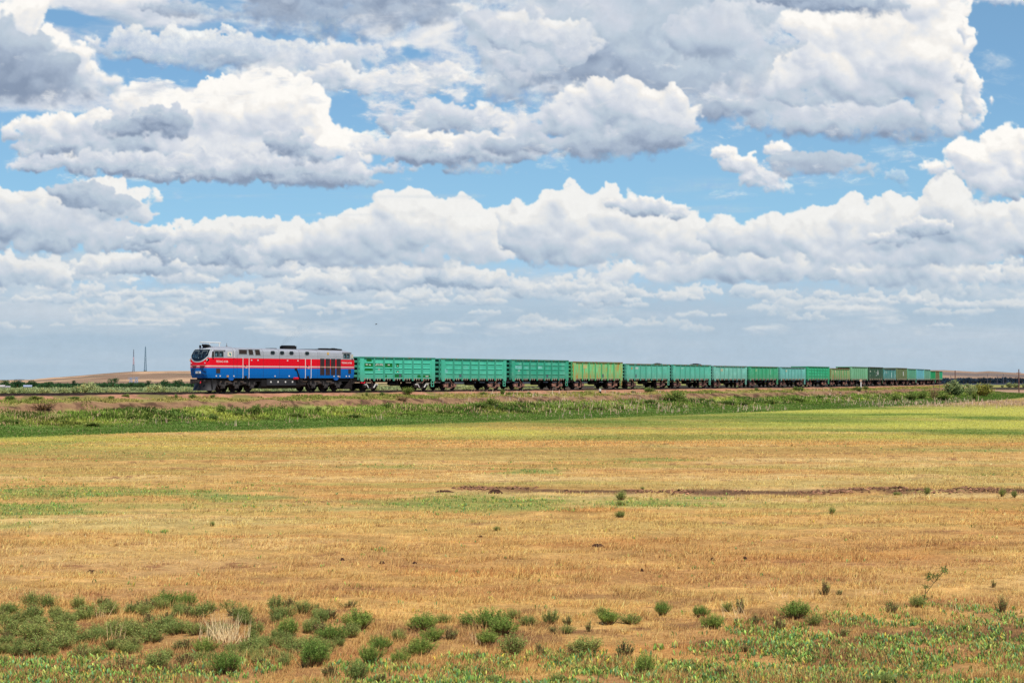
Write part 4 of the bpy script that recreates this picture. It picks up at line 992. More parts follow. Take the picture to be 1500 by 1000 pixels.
def make_bogie(cast, name='bogie'):
    bg_ = empty(name)
    for r_ in (-.925, .925):
        wm = MB(); bogie_wheel(wm, r_, .478); wm.build('wheelset', M_DARK, bg_)
    for sd in (-1, 1):
        f = MB(); ya, yb = sorted((sd*.98, sd*1.12))
        top_ = [(-1.28, .56), (-1.28, .68), (-.95, .74), (-.42, .86), (.42, .86), (.95, .74), (1.28, .68), (1.28, .56), (.95, .58), (.62, .66), (.34, .70), (-.34, .70), (-.62, .66), (-.95, .58)]
        f.prism_y(top_, ya, yb)
        for s2 in (-1, 1):
            f.prism_y([(s2*.80, .60), (s2*.66, .66), (s2*.22, .26), (s2*.36, .22)][::s2], ya, yb)       # sloping struts
            f.prism_y([(s2*.30, .25), (s2*.42, .25), (s2*.42, .74), (s2*.30, .74)][::s2], ya, yb)
            f.box(s2*.925-.17, s2*.925+.17, min(sd*.96, sd*1.2), max(sd*.96, sd*1.2), .34, .60)
            f.tube((s2*.925, sd*1.1, .478), (s2*.925, sd*1.25, .478), .14, .13, 10)
        f.box(-.45, .45, ya, yb, .20, .29)
        f.build('side_frame', cast, bg_)
        sp_ = MB()
        for k in (-.18, 0, .18): sp_.tube((k, sd*1.05, .29), (k, sd*1.05, .62), .075, .075, 8)
        sp_.build('spring', M_DARK, bg_)
    bo = MB(); bo.box(-.2, .2, -1.2, 1.2, .60, .84); bo.build('bolster', M_DARK, bg_)
    return bg_

def underframe():
    mb = MB(); mb.box(-6.3, 6.3, -.28, .28, .92, 1.3); mb.box(-6.25, 6.25, -1.38, 1.38, 1.26, 1.36)
    for k in range(8): x = -5.6+k*1.6; mb.prism_x([(-1.36, 1.26), (1.36, 1.26), (1.36, 1.16), (.3, .96), (-.3, .96), (-1.36, 1.16)], x-.05, x+.05)
    # hatch flaps slung below the floor
    for sd in (-1, 1):
        for i in range(7):
            x = -5.3+i*1.63; ya = sd*.34; yb = sd*1.30
            mb.poly([(x, ya, 1.18), (x+1.3, ya, 1.18), (x+1.3, yb, 1.10), (x, yb, 1.10), (x, ya, 1.23), (x+1.3, ya, 1.23), (x+1.3, yb, 1.15), (x, yb, 1.15)], [(3,2,1,0),(4,5,6,7),(0,1,5,4),(1,2,6,5),(2,3,7,6),(3,0,4,7)])
    mb.box(-6.38, -6.25, -1.40, 1.40, .92, 1.35); mb.box(6.25, 6.38, -1.40, 1.40, .92, 1.35)
    return mb
def hatch_hinges():
    mb = MB()
    for i in range(28):
        x = -5.62+i*.416
        if i % 4 == 3: continue
        mb.prism_y([(x-.07, 1.40), (x+.06, 1.40), (x+.02, 1.13), (x-.02, 1.13)], -1.545, -1.47)
    return mb
def small_gear():
    mb = MB(); mb.tube((-.9, -.75, .78), (.1, -.75, .78), .2, .2, 12); mb.tube((1.0, .7, .75), (2.6, .7, .75), .22, .22, 12); mb.tube((-3.4, -.3, .72), (3.4, -.3, .72), .03, .03, 5); mb.box(.3, .6, -.9, -.6, .62, 1.0)
    return mb

UF_ME = HH_ME = GEAR_ME = None
CASTS = {'white': M_CASTD, 'rust': M_RUSTC, 'brown': plain('brown_casting', lin(122, 92, 82), .9, 0, .2, .45, 2.5)}
BOG = {}
STENCIL = plain('stencil_green', K(14, 118, 44), .6, 0, .3, .12, 2)
WAGONS = [ # label, kind, paint, top height, bogie casting
 ('mint green open wagon with dark green painted-over patches, coupled behind the locomotive', 'A', dict(col=(62, 186, 150), rust=.10, fade=.25, green_dirt=.25), 3.79, 'white'),
 ('clean mint green ribbed open wagon, second behind the locomotive', 'A', dict(col=(58, 178, 142), rust=.18, fade=.3, rustcol=(130, 130, 70)), 3.76, 'rust'),
 ('deep green ribbed open wagon with whitish faded patches along its upper panels', 'A', dict(col=(40, 160, 124), rust=.16, fade=.55, fadecol=(120, 200, 172)), 3.77, 'rust'),
 ('yellow-green open wagon streaked all over with rust and ochre', 'B', dict(col=(104, 202, 124), rust=.8, fade=.3, rustcol=(200, 160, 80)), 3.64, 'rust'),
 ('pale turquoise smooth open wagon with one orange rust spot, right after the rust-streaked one', 'B', dict(col=(82, 182, 152), rust=.35, fade=.35), 3.47, 'brown'),
 ('turquoise smooth open wagon with a dark heap above its rim, sixth in the train', 'B', dict(col=(80, 184, 154), rust=.30, fade=.3), 3.47, 'brown'),
 ('washed-out grey-turquoise open wagon before the brighter green one, seventh in the train', 'B', dict(col=(110, 188, 166), rust=.30, fade=.5), 3.39, 'brown'),
 ('patchy emerald green open wagon between two washed-out pale blue-green ones', 'B', dict(col=(48, 168, 112), rust=.30, fade=.6, fadecol=(120, 196, 160)), 3.38, 'brown'),
 ('pale blue-green open wagon just before the tall bright green gridded one', 'B', dict(col=(98, 182, 168), rust=.25, fade=.4), 3.37, 'brown'),
 ('tall bright green ribbed open wagon with a grid of panels, halfway along the train', 'A', dict(col=(36, 170, 112), rust=.12, fade=.35), 3.58, 'rust'),
 ('low green open wagon with brown rusted panels between green posts', 'B', dict(col=(128, 176, 110), rust=.75, fade=.35, rustcol=(168, 122, 70)), 3.33, 'rust'),
 ('tall pale sage green open wagon next to the dark green one', 'B', dict(col=(112, 180, 130), rust=.12, fade=.3), 3.73, 'brown'),
 ('very dark green open wagon with white painted marks', 'B', dict(col=(38, 78, 52), rust=.20, fade=.25, fadecol=(60, 100, 70)), 3.76, 'brown'),
 ('low teal open wagon with whitish panels, behind the dark green one', 'B', dict(col=(66, 138, 128), rust=.25, fade=.8, fadecol=(150, 200, 196)), 3.47, 'brown'),
 ('olive green open wagon with one white upright mark', 'B', dict(col=(98, 116, 66), rust=.35, fade=.3, rustcol=(130, 96, 54)), 3.77, 'brown'),
 ('dull green open wagon between the olive and the light blue ones', 'B', dict(col=(82, 162, 124), rust=.2, fade=.4), 3.67, 'brown'),
 ('light blue open wagon, the only blue one, near the end of the train', 'B', dict(col=(98, 182, 190), rust=.15, fade=.3), 3.70, 'brown'),
 ('grey-green open wagon just behind the light blue one', 'B', dict(col=(98, 164, 134), rust=.2, fade=.4), 3.68, 'brown'),
 ('vivid green low open wagon near the end of the train, before the brown one', 'B', dict(col=(8, 156, 88), rust=.05, fade=.2), 3.31, 'brown'),
 ('brownish olive open wagon, last but one in the train', 'B', dict(col=(112, 108, 62), rust=.5, fade=.2), 3.43, 'brown'),
 ('emerald green open wagon at the very end of the train', 'B', dict(col=(30, 168, 116), rust=.05, fade=.3), 3.41, 'brown'),
]
POSTC = {3: (84, 196, 120), 10: (96, 176, 104)}
def build_wagons():
    global UF_ME, HH_ME, GEAR_ME
    topm = {}
    for i, (label, kind, pk, top, cast) in enumerate(WAGONS):
        s0 = 13.92*i + 6.375
        a, b = track(s0-4.325), track(s0+4.325)
        cx, cy = (a[0]+b[0])/2, (a[1]+b[1])/2; hd = math.atan2(b[1]-a[1], b[0]-a[0])
        root = empty('open_wagon', (cx, cy, RAIL_Z), hd); tag(root, label, 'wagon', 'open freight wagons of the train')
        m = wagon_paint('wagon_paint_%d' % i, seed=i+1.0, **pk)
        col = pk['col']; tm = wagon_paint('wagon_chord_%d' % i, tuple(int(c_*.72) for c_ in col), rust=min(1, pk['rust']+.45), fade=.2, seed=i+30.0, green_dirt=0)
        pm = wagon_paint('wagon_post_%d' % i, tuple(int(c_*.84) for c_ in POSTC.get(i, col)), rust=pk['rust']*.3, fade=.15, seed=i+60.0, green_dirt=.1)  # deeper paint on the posts, with their shadow side put into the tone
        for sgn in (-1, 1): side_wall(sgn, top, kind, m, tm).build('side_wall', [m, tm, pm], root)
        for sgn in (-1, 1): end_wall(sgn, top).build('end_wall', [pm, M_BLACK], root)  # ends take the darker tone to imitate their weaker sunlight
        if UF_ME is None:
            u = underframe().build('underframe', M_DARK, root); UF_ME = u.data
            h = hatch_hinges().build('hatch_hinges', M_PIN, root); HH_ME = h.data
            g = small_gear().build('brake_gear', M_BLACK, root); GEAR_ME = g.data
        else: link('underframe', UF_ME, root); link('hatch_hinges', HH_ME, root); link('brake_gear', GEAR_ME, root)
        for sx_ in (-1, 1):
            if cast not in BOG: bgo = make_bogie(CASTS[cast]); BOG[cast] = bgo; bgo.parent = root
            else: bgo = copy_tree(BOG[cast], root)
            bgo.location = (sx_*4.325, 0, 0)
            c = MB(); c.box(min(sx_*6.3, sx_*6.86), max(sx_*6.3, sx_*6.86), -.12, .12, .94, 1.2); c.box(min(sx_*6.62, sx_*6.9), max(sx_*6.62, sx_*6.9), -.22, .22, .88, 1.26); c.path([(sx_*6.35, -.6, 1.0), (sx_*6.7, -.5, .7), (sx_*6.9, -.2, .75)], .035, 5)
            c.build('coupler', M_RUSTC if i % 2 else M_CASTD, root)
            lv = MB(); lv.tube((sx_*4.6, -1.40, 1.15), (sx_*4.2, -1.40, .80), .045, .045, 5); lv.build('brake_lever', M_RUSTC, root)
        fl = MB(); fl.box(-6.3, 6.3, -1.38, 1.38, 1.365, 1.40); fl.build('floor', M_DARK, root)
        if i < 10 or i % 3 == 0:
            st = MB(); st.path([(5.72, -1.50, 1.12), (5.72, -1.52, .42), (6.14, -1.52, .42), (6.14, -1.50, 1.12)], .05, 5); st.tube((5.72, -1.52, .78), (6.14, -1.52, .78), .045, .045, 5); st.build('step_ladder', m, root)
        if i < 9:
            pn = MB(); xx = [.30, -2.75, 1.5, 1.2, -3.7, 0, 0, 0, 0][i]
            if i in (0, 1, 2, 3, 4): pn.box(xx-.2, xx+.2, -1.482, -1.455, 1.52, 1.98); pn.build('data_plate', plain('data_plate', lin(74, 92, 96), .8), root)
        if i == 0: stencils(root, top)
        if i == 3: pass
        def mark(name, x0, x1, z0, z1, col_=(226, 232, 224), yy=1.464):
            p = MB(); p.box(x0, x1, -yy-.004, -yy+.02, z0, z1); p.build(name, plain('mark_paint', K(*col_), .7, 0, .2, .2, 3), root)
        if i == 1: mark('faded_patch', -5.75, -5.15, 2.02, 2.55, (126, 200, 186)); mark('faded_patch', -2.2, -1.3, 2.58, 2.8, (110, 200, 172))
        if i == 2: mark('faded_patch', -5.6, -4.1, 2.56, 2.98, (130, 206, 190)); mark('faded_patch', -.8, .3, 2.56, 2.95, (136, 210, 192)); mark('faded_patch', -3.6, -2.7, 2.6, 2.9, (110, 196, 172)); mark('paint_spot', -4.9, -4.7, 2.28, 2.44)
        if i == 4: mark('faded_patch', -4.05, -3.0, 2.7, 3.0, (190, 208, 196)); mark('rust_spot', -5.0, -4.7, 2.66, 2.98, (206, 150, 82))
        if i == 5: mark('faded_patch', -3.9, -3.0, 2.8, 3.0, (150, 210, 190))
        if i == 6: mark('faded_patch', -4.0, -2.9, 2.5, 2.9, (190, 196, 160))
        if i == 7: mark('faded_patch', -4.1, -3.0, 2.5, 2.95, (140, 196, 140)); mark('faded_patch', 2.2, 3.2, 2.0, 2.95, (130, 200, 160))
        if i == 8: mark('faded_patch', -3.9, -3.0, 2.5, 2.9, (190, 208, 180))
        if i == 3: mark('faded_patch', -4.1, -2.9, 2.72, 3.15, (206, 196, 128)); 
        if i == 10: mark('faded_patch', -4.0, -3.1, 2.5, 2.95, (214, 206, 160)); mark('faded_patch', .8, 1.5, 2.1, 2.8, (214, 196, 150))
        if i == 12:
            mark('white_mark', 1.70, 2.35, 2.15, 2.75, (240, 240, 236)); mark('white_mark', 1.82, 2.2, 2.75, 3.15, (240, 240, 236)); mark('white_mark', .2, .7, 1.95, 2.2, (190, 196, 190)); mark('white_mark', .2, .6, 2.45, 2.75, (180, 190, 180)); mark('white_mark', -5.3, -4.4, 2.7, 3.0, (190, 200, 180)); mark('white_mark', -1.3, -.7, 2.7, 3.0, (150, 170, 140)); mark('white_mark', -5.2, -4.7, 1.95, 2.2, (120, 150, 120))
        if i == 14: mark('white_mark', 1.6, 2.4, 2.0, 2.95, (232, 232, 226))
        if i == 13: mark('faded_patch', -5.9, -4.9, 2.4, 2.95, (190, 226, 226)); mark('faded_patch', -3.9, -3.0, 2.5, 2.95, (190, 210, 200)); mark('faded_patch', 1.6, 2.2, 1.6, 2.7, (190, 226, 214))
    # two loads that show above the rim
    for (i, x_, l_, h_, lab) in ((4, 5.4, 1.7, .16, 'low dark heap of cargo showing above the rim of the wagon with the orange spot'), (5, 4.2, 2.6, .2, 'long dark heap of cargo on the turquoise wagon, before the grey-turquoise one')):
        s0 = 13.92*i+6.375+x_; x, y, t = track(s0); hd = math.atan2(math.cos(t), math.sin(t))
        u = np.linspace(-1, 1, 13); U, Vv = np.meshgrid(u, u, indexing='ij'); rr = np.maximum(np.abs(U), np.abs(Vv))
        zz = 2.2 + (3.47-2.2+h_)*(1-rr**2.4) + .08*NA.fbm(U*3+i, Vv*3, 3)
        idx = np.arange(169).reshape(13, 13); F = np.stack([idx[:-1, :-1], idx[1:, :-1], idx[1:, 1:], idx[:-1, 1:]], -1).reshape(-1, 4)
        o = link('cargo_heap', np_mesh('cargo_heap', np.stack([U*l_, Vv*1.3, zz], -1).reshape(-1, 3), F, [M_BLACK]), None, (x, y, RAIL_Z)); o.rotation_euler = (0, 0, hd)
        tag(o, lab, 'cargo', 'cargo heaps in the wagons')

def stencils(root, top):
    """dark green over-painted panels, pale lettering and red gear of the first wagon"""
    def sten(x0, x1, z0, z1, name='stencil_patch', mat=STENCIL, d=.0):
        p = MB(); c_ = min(.10, (z1-z0)*.35); p.prism_y([(x0, z0), (x1, z0), (x1, z1-c_), (x1-c_, z1), (x0+c_, z1), (x0, z1-c_)], -1.470-d, -1.44); return p.build(name, mat, root)
    sten(-5.30, -4.45, 3.25, 3.55); sten(-5.62, -4.25, 2.66, 3.12); sten(-5.62, -4.25, 2.22, 2.46); sten(-3.98, -2.55, 2.78, 3.0); sten(-3.94, -2.60, 2.64, 2.74)
    sten(-2.32, -1.0, 2.62, 3.08); sten(-1.35, -1.14, 2.22, 2.44); sten(-2.18, -1.92, 1.50, 1.78)
    sten(-.34, .12, 2.66, 3.12); sten(-.34, .12, 1.98, 2.26); sten(-.36, .14, 2.46, 2.64); sten(-.72, .66, 1.50, 1.80); sten(3.3, 3.9, 1.50, 1.76); sten(4.2, 5.6, 1.50, 1.76)
    def txt(name, s_, size, x, z, xs=1.0):
        cu = bpy.data.curves.new(name, 'FONT'); cu.body = s_; cu.size = size; cu.align_x = 'CENTER'; cu.align_y = 'CENTER'; cu.offset = size*.01; cu.extrude = .002
        o = bpy.data.objects.new(name, cu); COL.objects.link(o); o.parent = root; o.location = (x, -1.477, z); o.rotation_euler = (R(90), 0, 0); o.scale = (xs, 1, 1)
        cu.materials.append(M_WHITE); return o
    txt('lettering', 'CENTRAL', .46, -3.27, 2.96, .72)
    for (x, z, w_) in ((-5.25, 2.92, .34), (-4.75, 2.88, .3), (-1.62, 2.9, .34), (-.12, 2.8, .16), (-.10, 2.12, .2), (5.0, 1.62, .5), (-3.25, 2.36, .22)):
        p = MB(); p.box(x-w_/2, x+w_/2, -1.478, -1.45, z-.045, z+.045); p.build('small_marking', M_WHITE, root)
    # brackets painted white on the bogies, red hand wheel at the leading corner
    for bx in (-4.325, 4.325):
        for s2 in (-1, 1):
            p = MB(); p.prism_y([(bx+s2*.84, .72), (bx+s2*.74, .76), (bx+s2*.40, .34), (bx+s2*.48, .30)][::s2], -1.30, -1.2); p.box(bx+s2*1.02-.10, bx+s2*1.02+.10, -1.30, -1.22, .62, .74); p.build('white_bracket', M_WHITE, root)
    rw = MB(); rw.path([(-6.1, -1.42, 1.05), (-6.0, -1.48, .86), (-5.7, -1.48, .82), (-5.55, -1.48, .98)], .06, 6); rw.box(-6.2, -5.95, -1.5, -1.4, .84, 1.02); rw.build('red_valve', M_RED, root)
build_wagons()
# ====================================================================== vegetation helpers
RNG = np.random.RandomState(77)
def blades(x, y, z, h, wdt, lean, az, col, tipcol, bend=None):
    """one tapering blade per point -> V, F, C (triangles with a kinked tip when bend is given)"""
    n = len(x); B = np.stack([x, y, z], -1)
    fa = RNG.rand(n)*np.pi
    sx, sy = np.cos(fa)*wdt*.5, np.sin(fa)*wdt*.5; side = np.stack([sx, sy, 0*sx], -1)
    ln = np.stack([np.cos(az)*lean*h, np.sin(az)*lean*h, h*np.sqrt(np.maximum(1-lean**2, .05))], -1)
    V = np.empty((n, 3, 3), np.float32); V[:, 0] = B-side; V[:, 1] = B+side; V[:, 2] = B+ln
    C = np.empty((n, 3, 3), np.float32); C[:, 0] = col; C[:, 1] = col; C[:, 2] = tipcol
    return V.reshape(-1, 3), np.arange(3*n, dtype=np.int32).reshape(n, 3), C.reshape(-1, 3)
def leaves(P, U, ln, wd, col, tipcol, fold=.0):
    """diamond leaves: P base, U direction, ln length, wd width"""
    n = len(P); rd = RNG.randn(n, 3); S = np.cross(U, rd); S /= np.linalg.norm(S, axis=1, keepdims=True)+1e-9
    V = np.empty((n, 4, 3), np.float32); L = ln[:, None]; W = wd[:, None]
    V[:, 0] = P; V[:, 1] = P+U*L*.5+S*W*.5; V[:, 2] = P+U*L; V[:, 3] = P+U*L*.5-S*W*.5
    C = np.empty((n, 4, 3), np.float32); C[:, 0] = col*.85; C[:, 1] = col; C[:, 3] = col; C[:, 2] = tipcol
    return V.reshape(-1, 3), np.arange(4*n, dtype=np.int32).reshape(n, 4), C.reshape(-1, 3)
def jit(c, n, k=.14, hue=10):
    c = np.asarray(c, np.float64); v = 1 + k*RNG.randn(n, 1); return np.clip(c*v + hue*RNG.randn(n, 3)*.5, 4, 255)
VEG = 1.0
def vl(c): return s2l(np.clip(c, 0, 255))*VEG
M_GRASS = attr_mat('dry_grass', trans=.25); M_LEAF = attr_mat('leaf_green', trans=.30, rnd=.14); M_LEAFP = attr_mat('plant_leaf', trans=.3)
M_STEM = plain('stem_brown', lin(120, 98, 66, .8), .9, 0, .1, .3, 6)

def field_points(n, dmin, dmax, power=2.0, azmax=24.5):
    """points on the field, thinning with distance so that each stretch of it is covered alike"""
    u = RNG.rand(n); dep = 1/dmin + (1/dmax-1/dmin)*u; Y = 1/dep
    X = np.tan(np.radians(azmax))*Y*(2*RNG.rand(n)-1)
    return X, Y
# ---------------------------------------------------------------- dry grass of the field
def build_dry_grass():
    n = 900000; x, y = field_points(n, 19.5, 118)
    d, s = track_dist(x, y); k = d > 23; x, y, d, s = x[k], y[k], d[k], s[k]
    gn = NB.fbm(x/1.3, y/.8, 4, .6) + .5*NA.fbm(x/6, y/3, 3)
    k = RNG.rand(len(x)) < np.maximum(.42, sstep(-.40, .25, gn+.10+.5*NC.fbm(x/.55, y/.4, 3, .6))); x, y, d, s, gn = x[k], y[k], d[k], s[k], gn[k]
    n = len(x); base = land_colour(x, y, d, s); z = land(x, y, d, s)-.01
    h = (.045+.075*RNG.rand(n)**1.6)*(1+.5*np.clip(gn, -.5, .8)); tall = RNG.rand(n) < .006; h = np.where(tall, h*2.6, h)
    wdt = np.maximum(.006, .00042*y); az = .6+1.3*RNG.randn(n); lean = np.clip(.62+.32*RNG.randn(n), 0, .97)
    cl = NC.fbm(x/.55, y/.4, 3, .6); h = h*(1+1.5*np.clip(cl, -.35, .6)); rg_ = np.exp(-((y-(57.5-.055*(x-5)+1.6*NC.at(x/9, x*0)))/1.0)**2)*sstep(-8, -2, x); h = np.where(RNG.rand(n) < rg_*.9, 0.0, h)
    c = base*(1+.22*RNG.randn(n, 1)); m = RNG.rand(n, 1)
    c = np.where(m < .30, c*.25+np.array([236, 196, 122.])*.75, c); c = np.where(m > .86, c*.4+np.array([140, 98, 62.])*.6, c)
    tip = c*1.12+np.array([10, 8, 4.])
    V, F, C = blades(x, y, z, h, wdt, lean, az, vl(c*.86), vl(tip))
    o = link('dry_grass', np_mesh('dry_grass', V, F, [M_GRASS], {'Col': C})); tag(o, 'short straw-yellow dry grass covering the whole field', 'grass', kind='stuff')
build_dry_grass()
# ---------------------------------------------------------------- broad-leaved green plants (near, and as streaks further off)
def build_leafy():
    n = 228000; x, y = field_points(n, 19.8, 105)
    ng = patch(x, y, NEARG); g = patch(x, y, GREENS)*(y > 27)
    n2 = NB.fbm(x/1.1, y/.8, 4, .6) + .45*NA.fbm(x/.33, y/.28, 2); p = np.clip(1.15*sstep(.12, .75, ng+.65*n2)*.9*sstep(.05, .25, ng) + sstep(.2, .8, g+.75*n2-.12)*sstep(.05, .25, g)*.5, 0, 1)*np.where(y < 34, .32, .85)
    p = np.maximum(p*np.where((x < -4) & (y < 30), .7, 1), .0025)
    k = RNG.rand(n) < p; x, y = x[k], y[k]; d, s = track_dist(x, y); z = land(x, y, d, s)
    n = len(x); nl = 4; X = np.repeat(x, nl)+.035*RNG.randn(n*nl); Y = np.repeat(y, nl)+.035*RNG.randn(n*nl); Z = np.repeat(z, nl)-.01
    m = n*nl; h = np.repeat(.055+.045*RNG.rand(n), nl)*(.7+.6*RNG.rand(m)); a = RNG.rand(m)*6.283; le = .15+.5*RNG.rand(m)
    far = np.clip(Y/45, 1, 2.2); wd = h*(.20+.10*RNG.rand(m))*np.sqrt(far)
    out = np.stack([np.cos(a), np.sin(a), 0*a], -1); sd = np.stack([-np.sin(a), np.cos(a), 0*a], -1)
    tw = RNG.rand(m, 1)*1.6-.8; sd = sd*np.cos(tw)+out*np.sin(tw)
    B = np.stack([X, Y, Z], -1); up = np.array([0, 0, 1.])
    mid = B+up*(h*.55)[:, None]+out*(h*le*.30)[:, None]; top = B+up*(h*(1-.25*le))[:, None]+out*(h*le*.9)[:, None]
    V = np.empty((m, 5, 3), np.float32); V[:, 0] = B; V[:, 1] = mid-sd*wd[:, None]*.5; V[:, 2] = mid+sd*wd[:, None]*.5; V[:, 3] = top-sd*wd[:, None]*.22+up*.004; V[:, 4] = top+sd*wd[:, None]*.22
    kind = RNG.rand(m, 1); c = np.where(kind < .52, np.array([132, 166, 80.]), np.where(kind < .78, np.array([112, 156, 100.]), np.array([188, 190, 100.])))
    c = np.where(kind > .95, np.array([226, 196, 84.]), c)*(1+.15*RNG.randn(m, 1)); tip = np.where(RNG.rand(m, 1) < .30, c*.4+np.array([232, 206, 112.])*.6, c*1.12)
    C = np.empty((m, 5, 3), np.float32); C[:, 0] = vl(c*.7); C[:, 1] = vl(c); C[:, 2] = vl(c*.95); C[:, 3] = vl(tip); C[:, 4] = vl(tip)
    b = (np.arange(m)*5)[:, None]; F = np.concatenate([b+[0, 2, 1], b+[1, 2, 4], b+[1, 4, 3]], 0)
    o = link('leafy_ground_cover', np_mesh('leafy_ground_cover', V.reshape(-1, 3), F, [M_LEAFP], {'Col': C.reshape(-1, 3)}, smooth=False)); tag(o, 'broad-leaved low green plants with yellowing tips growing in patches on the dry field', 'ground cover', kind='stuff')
build_leafy()
# ---------------------------------------------------------------- grass on the bank, reeds at its foot
def build_bank_grass():
    def strip(n, dlo, dhi, s0=-62, s1=330):
        u = RNG.rand(n); s = s0+(s1-s0)*(u**1.5); d = dlo+(dhi-dlo)*RNG.rand(n); x, y, _t = track(s, d); return x, y, s, d
    # lush slope
    x, y, s, d = strip(150000, 7.6, 25.0); a = NB.fbm(x/5, y/5, 3); b = NA.fbm(x/2.2, y/2.2, 3); n = len(x)
    k = RNG.rand(n) < sstep(-.6, .1, a+.6*b+.2)*np.where(d < 15, 1, .8)*sstep(7.2, 8.6, d+.8*b); x, y, s, d, a, b = [q[k] for q in (x, y, s, d, a, b)]; n = len(x)
    z = land(x, y, d, s)-.03; mid = np.exp(-((d-12)/3.5)**2)
    h = (.12+.32*mid*(.6+.6*np.clip(a+.4, 0, 1)))*(.5+.8*RNG.rand(n)); wd = np.maximum(.02, .0011*y)
    c0 = mixc(mixc(np.broadcast_to(np.array([134, 158, 68.]), (n, 3)), [190, 194, 88], sstep(.05, .45, NA.fbm(x/9+50, y/9, 3))), [94, 124, 52], np.maximum(sstep(.05, .4, NB.fbm(x/5+9, y/5, 3)), sstep(14, 18, d)*.75))
    c0 = c0*(.90-.30*sstep(.12, .4, NC.fbm(x/3.2+20, y/2.4, 3))*(d < 16))[:, None]*(1+np.where(d > 14, .08, .16)[:, None]*RNG.randn(n, 1)); dry = RNG.rand(n, 1) <   .06+(.26*sstep(.05, .4, NC.fbm(x/4, y/4, 3))*(d < 15))[:, None]; c0 = np.where(dry, np.array([196, 168, 122.]), c0)
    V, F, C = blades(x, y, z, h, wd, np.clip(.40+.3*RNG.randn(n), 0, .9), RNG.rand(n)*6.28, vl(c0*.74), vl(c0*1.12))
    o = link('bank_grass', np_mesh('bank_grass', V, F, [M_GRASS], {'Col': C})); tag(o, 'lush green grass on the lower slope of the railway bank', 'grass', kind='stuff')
    # short olive grass along the top, thin on the ballast
    x, y, s, d = strip(90000, 2.2, 8.4); b = NA.fbm(x/2.2, y/2.2, 4); a = NC.fbm(x/6, y/6, 3); n = len(x)
    k = RNG.rand(n) < sstep(-.1, .45, b+.3*a+.25-.65*sstep(5.9, 6.6, d)*(1-sstep(8, 8.6, d))-.45*(1-sstep(2.6, 3.6, d))); x, y, s, d, a, b = [q[k] for q in (x, y, s, d, a, b)]; n = len(x)
    z = land(x, y, d, s)-.02+np.where(d < 3.2, .1, 0); h = (.09+.13*RNG.rand(n)); wd = np.maximum(.015, .0010*y)
    c0 = mixc(np.broadcast_to(np.array([172, 160, 90.]), (n, 3)), [140, 148, 72], sstep(-.1, .3, a))*(1+.16*RNG.randn(n, 1))
    V, F, C = blades(x, y, z, h, wd, np.clip(.3+.3*RNG.randn(n), 0, .85), RNG.rand(n)*6.28, vl(c0*.72), vl(c0*1.1))
    o = link('olive_grass', np_mesh('olive_grass', V, F, [M_GRASS], {'Col': C})); tag(o, 'short olive and tawny grass beside the ballast along the top of the bank', 'grass', kind='stuff')
    # meadow: yellow-green and dark green sward of the far field
    x, y = field_points(105000, 95, 300); d, s = track_dist(x, y); k = d > 23.5; x, y, d, s = x[k], y[k], d[k], s[k]; n = len(x); z = land(x, y, d, s)-.02
    c0 = land_colour(x, y, d, s)*(1+.07*RNG.randn(n, 1)); h = .05+.07*RNG.rand(n)
    V, F, C = blades(x, y, z, h, np.maximum(.03, .0011*y), np.clip(.3+.3*RNG.randn(n), 0, .85), RNG.rand(n)*6.28, vl(c0*.95), vl(c0*1.12))
    o = link('meadow_grass', np_mesh('meadow_grass', V, F, [M_GRASS], {'Col': C})); tag(o, 'yellow-green meadow grass between the dry field and the foot of the bank', 'grass', kind='stuff')
    # reeds
    pts = []
    for (px, py, rx, ry, k_) in REEDS:
        cx, cy = ground_at(px, py); m = int(420*k_*rx/60); pts.append(np.stack([cx+RNG.randn(m)*rx*cy/FPX*.7, cy+RNG.randn(m)*ry*cy*cy/(CAM_H*FPX)*.6], -1))
    for (px, py) in ((140, 628), (160, 626), (205, 628), (235, 627), (278, 626), (283, 624), (345, 626), (430, 622), (560, 618)):
        cx, cy = ground_at(px, py); pts.append(np.stack([cx+RNG.randn(9)*.5, cy+RNG.randn(9)*1.0], -1))
    P = np.concatenate(pts); x, y = P[:, 0], P[:, 1]; d, s = track_dist(x, y); n = len(x); z = land(x, y, d, s)-.03
    h = .25+.5*RNG.rand(n)**1.6; c0 = np.where(RNG.rand(n, 1) < .7, np.array([232, 196, 166.]), np.array([196, 164, 128.]))*(1+.12*RNG.randn(n, 1))
    V, F, C = blades(x, y, z, h, np.maximum(.02, .00062*y), np.clip(.10+.16*RNG.randn(n), 0, .7), RNG.rand(n)*6.28, vl(c0*.8), vl(c0*1.05))
    o = link('dry_reeds', np_mesh('dry_reeds', V, F, [M_GRASS], {'Col': C})); tag(o, 'pale pinkish dry reeds standing in drifts along the wet foot of the bank', 'reeds', kind='stuff')
build_bank_grass()

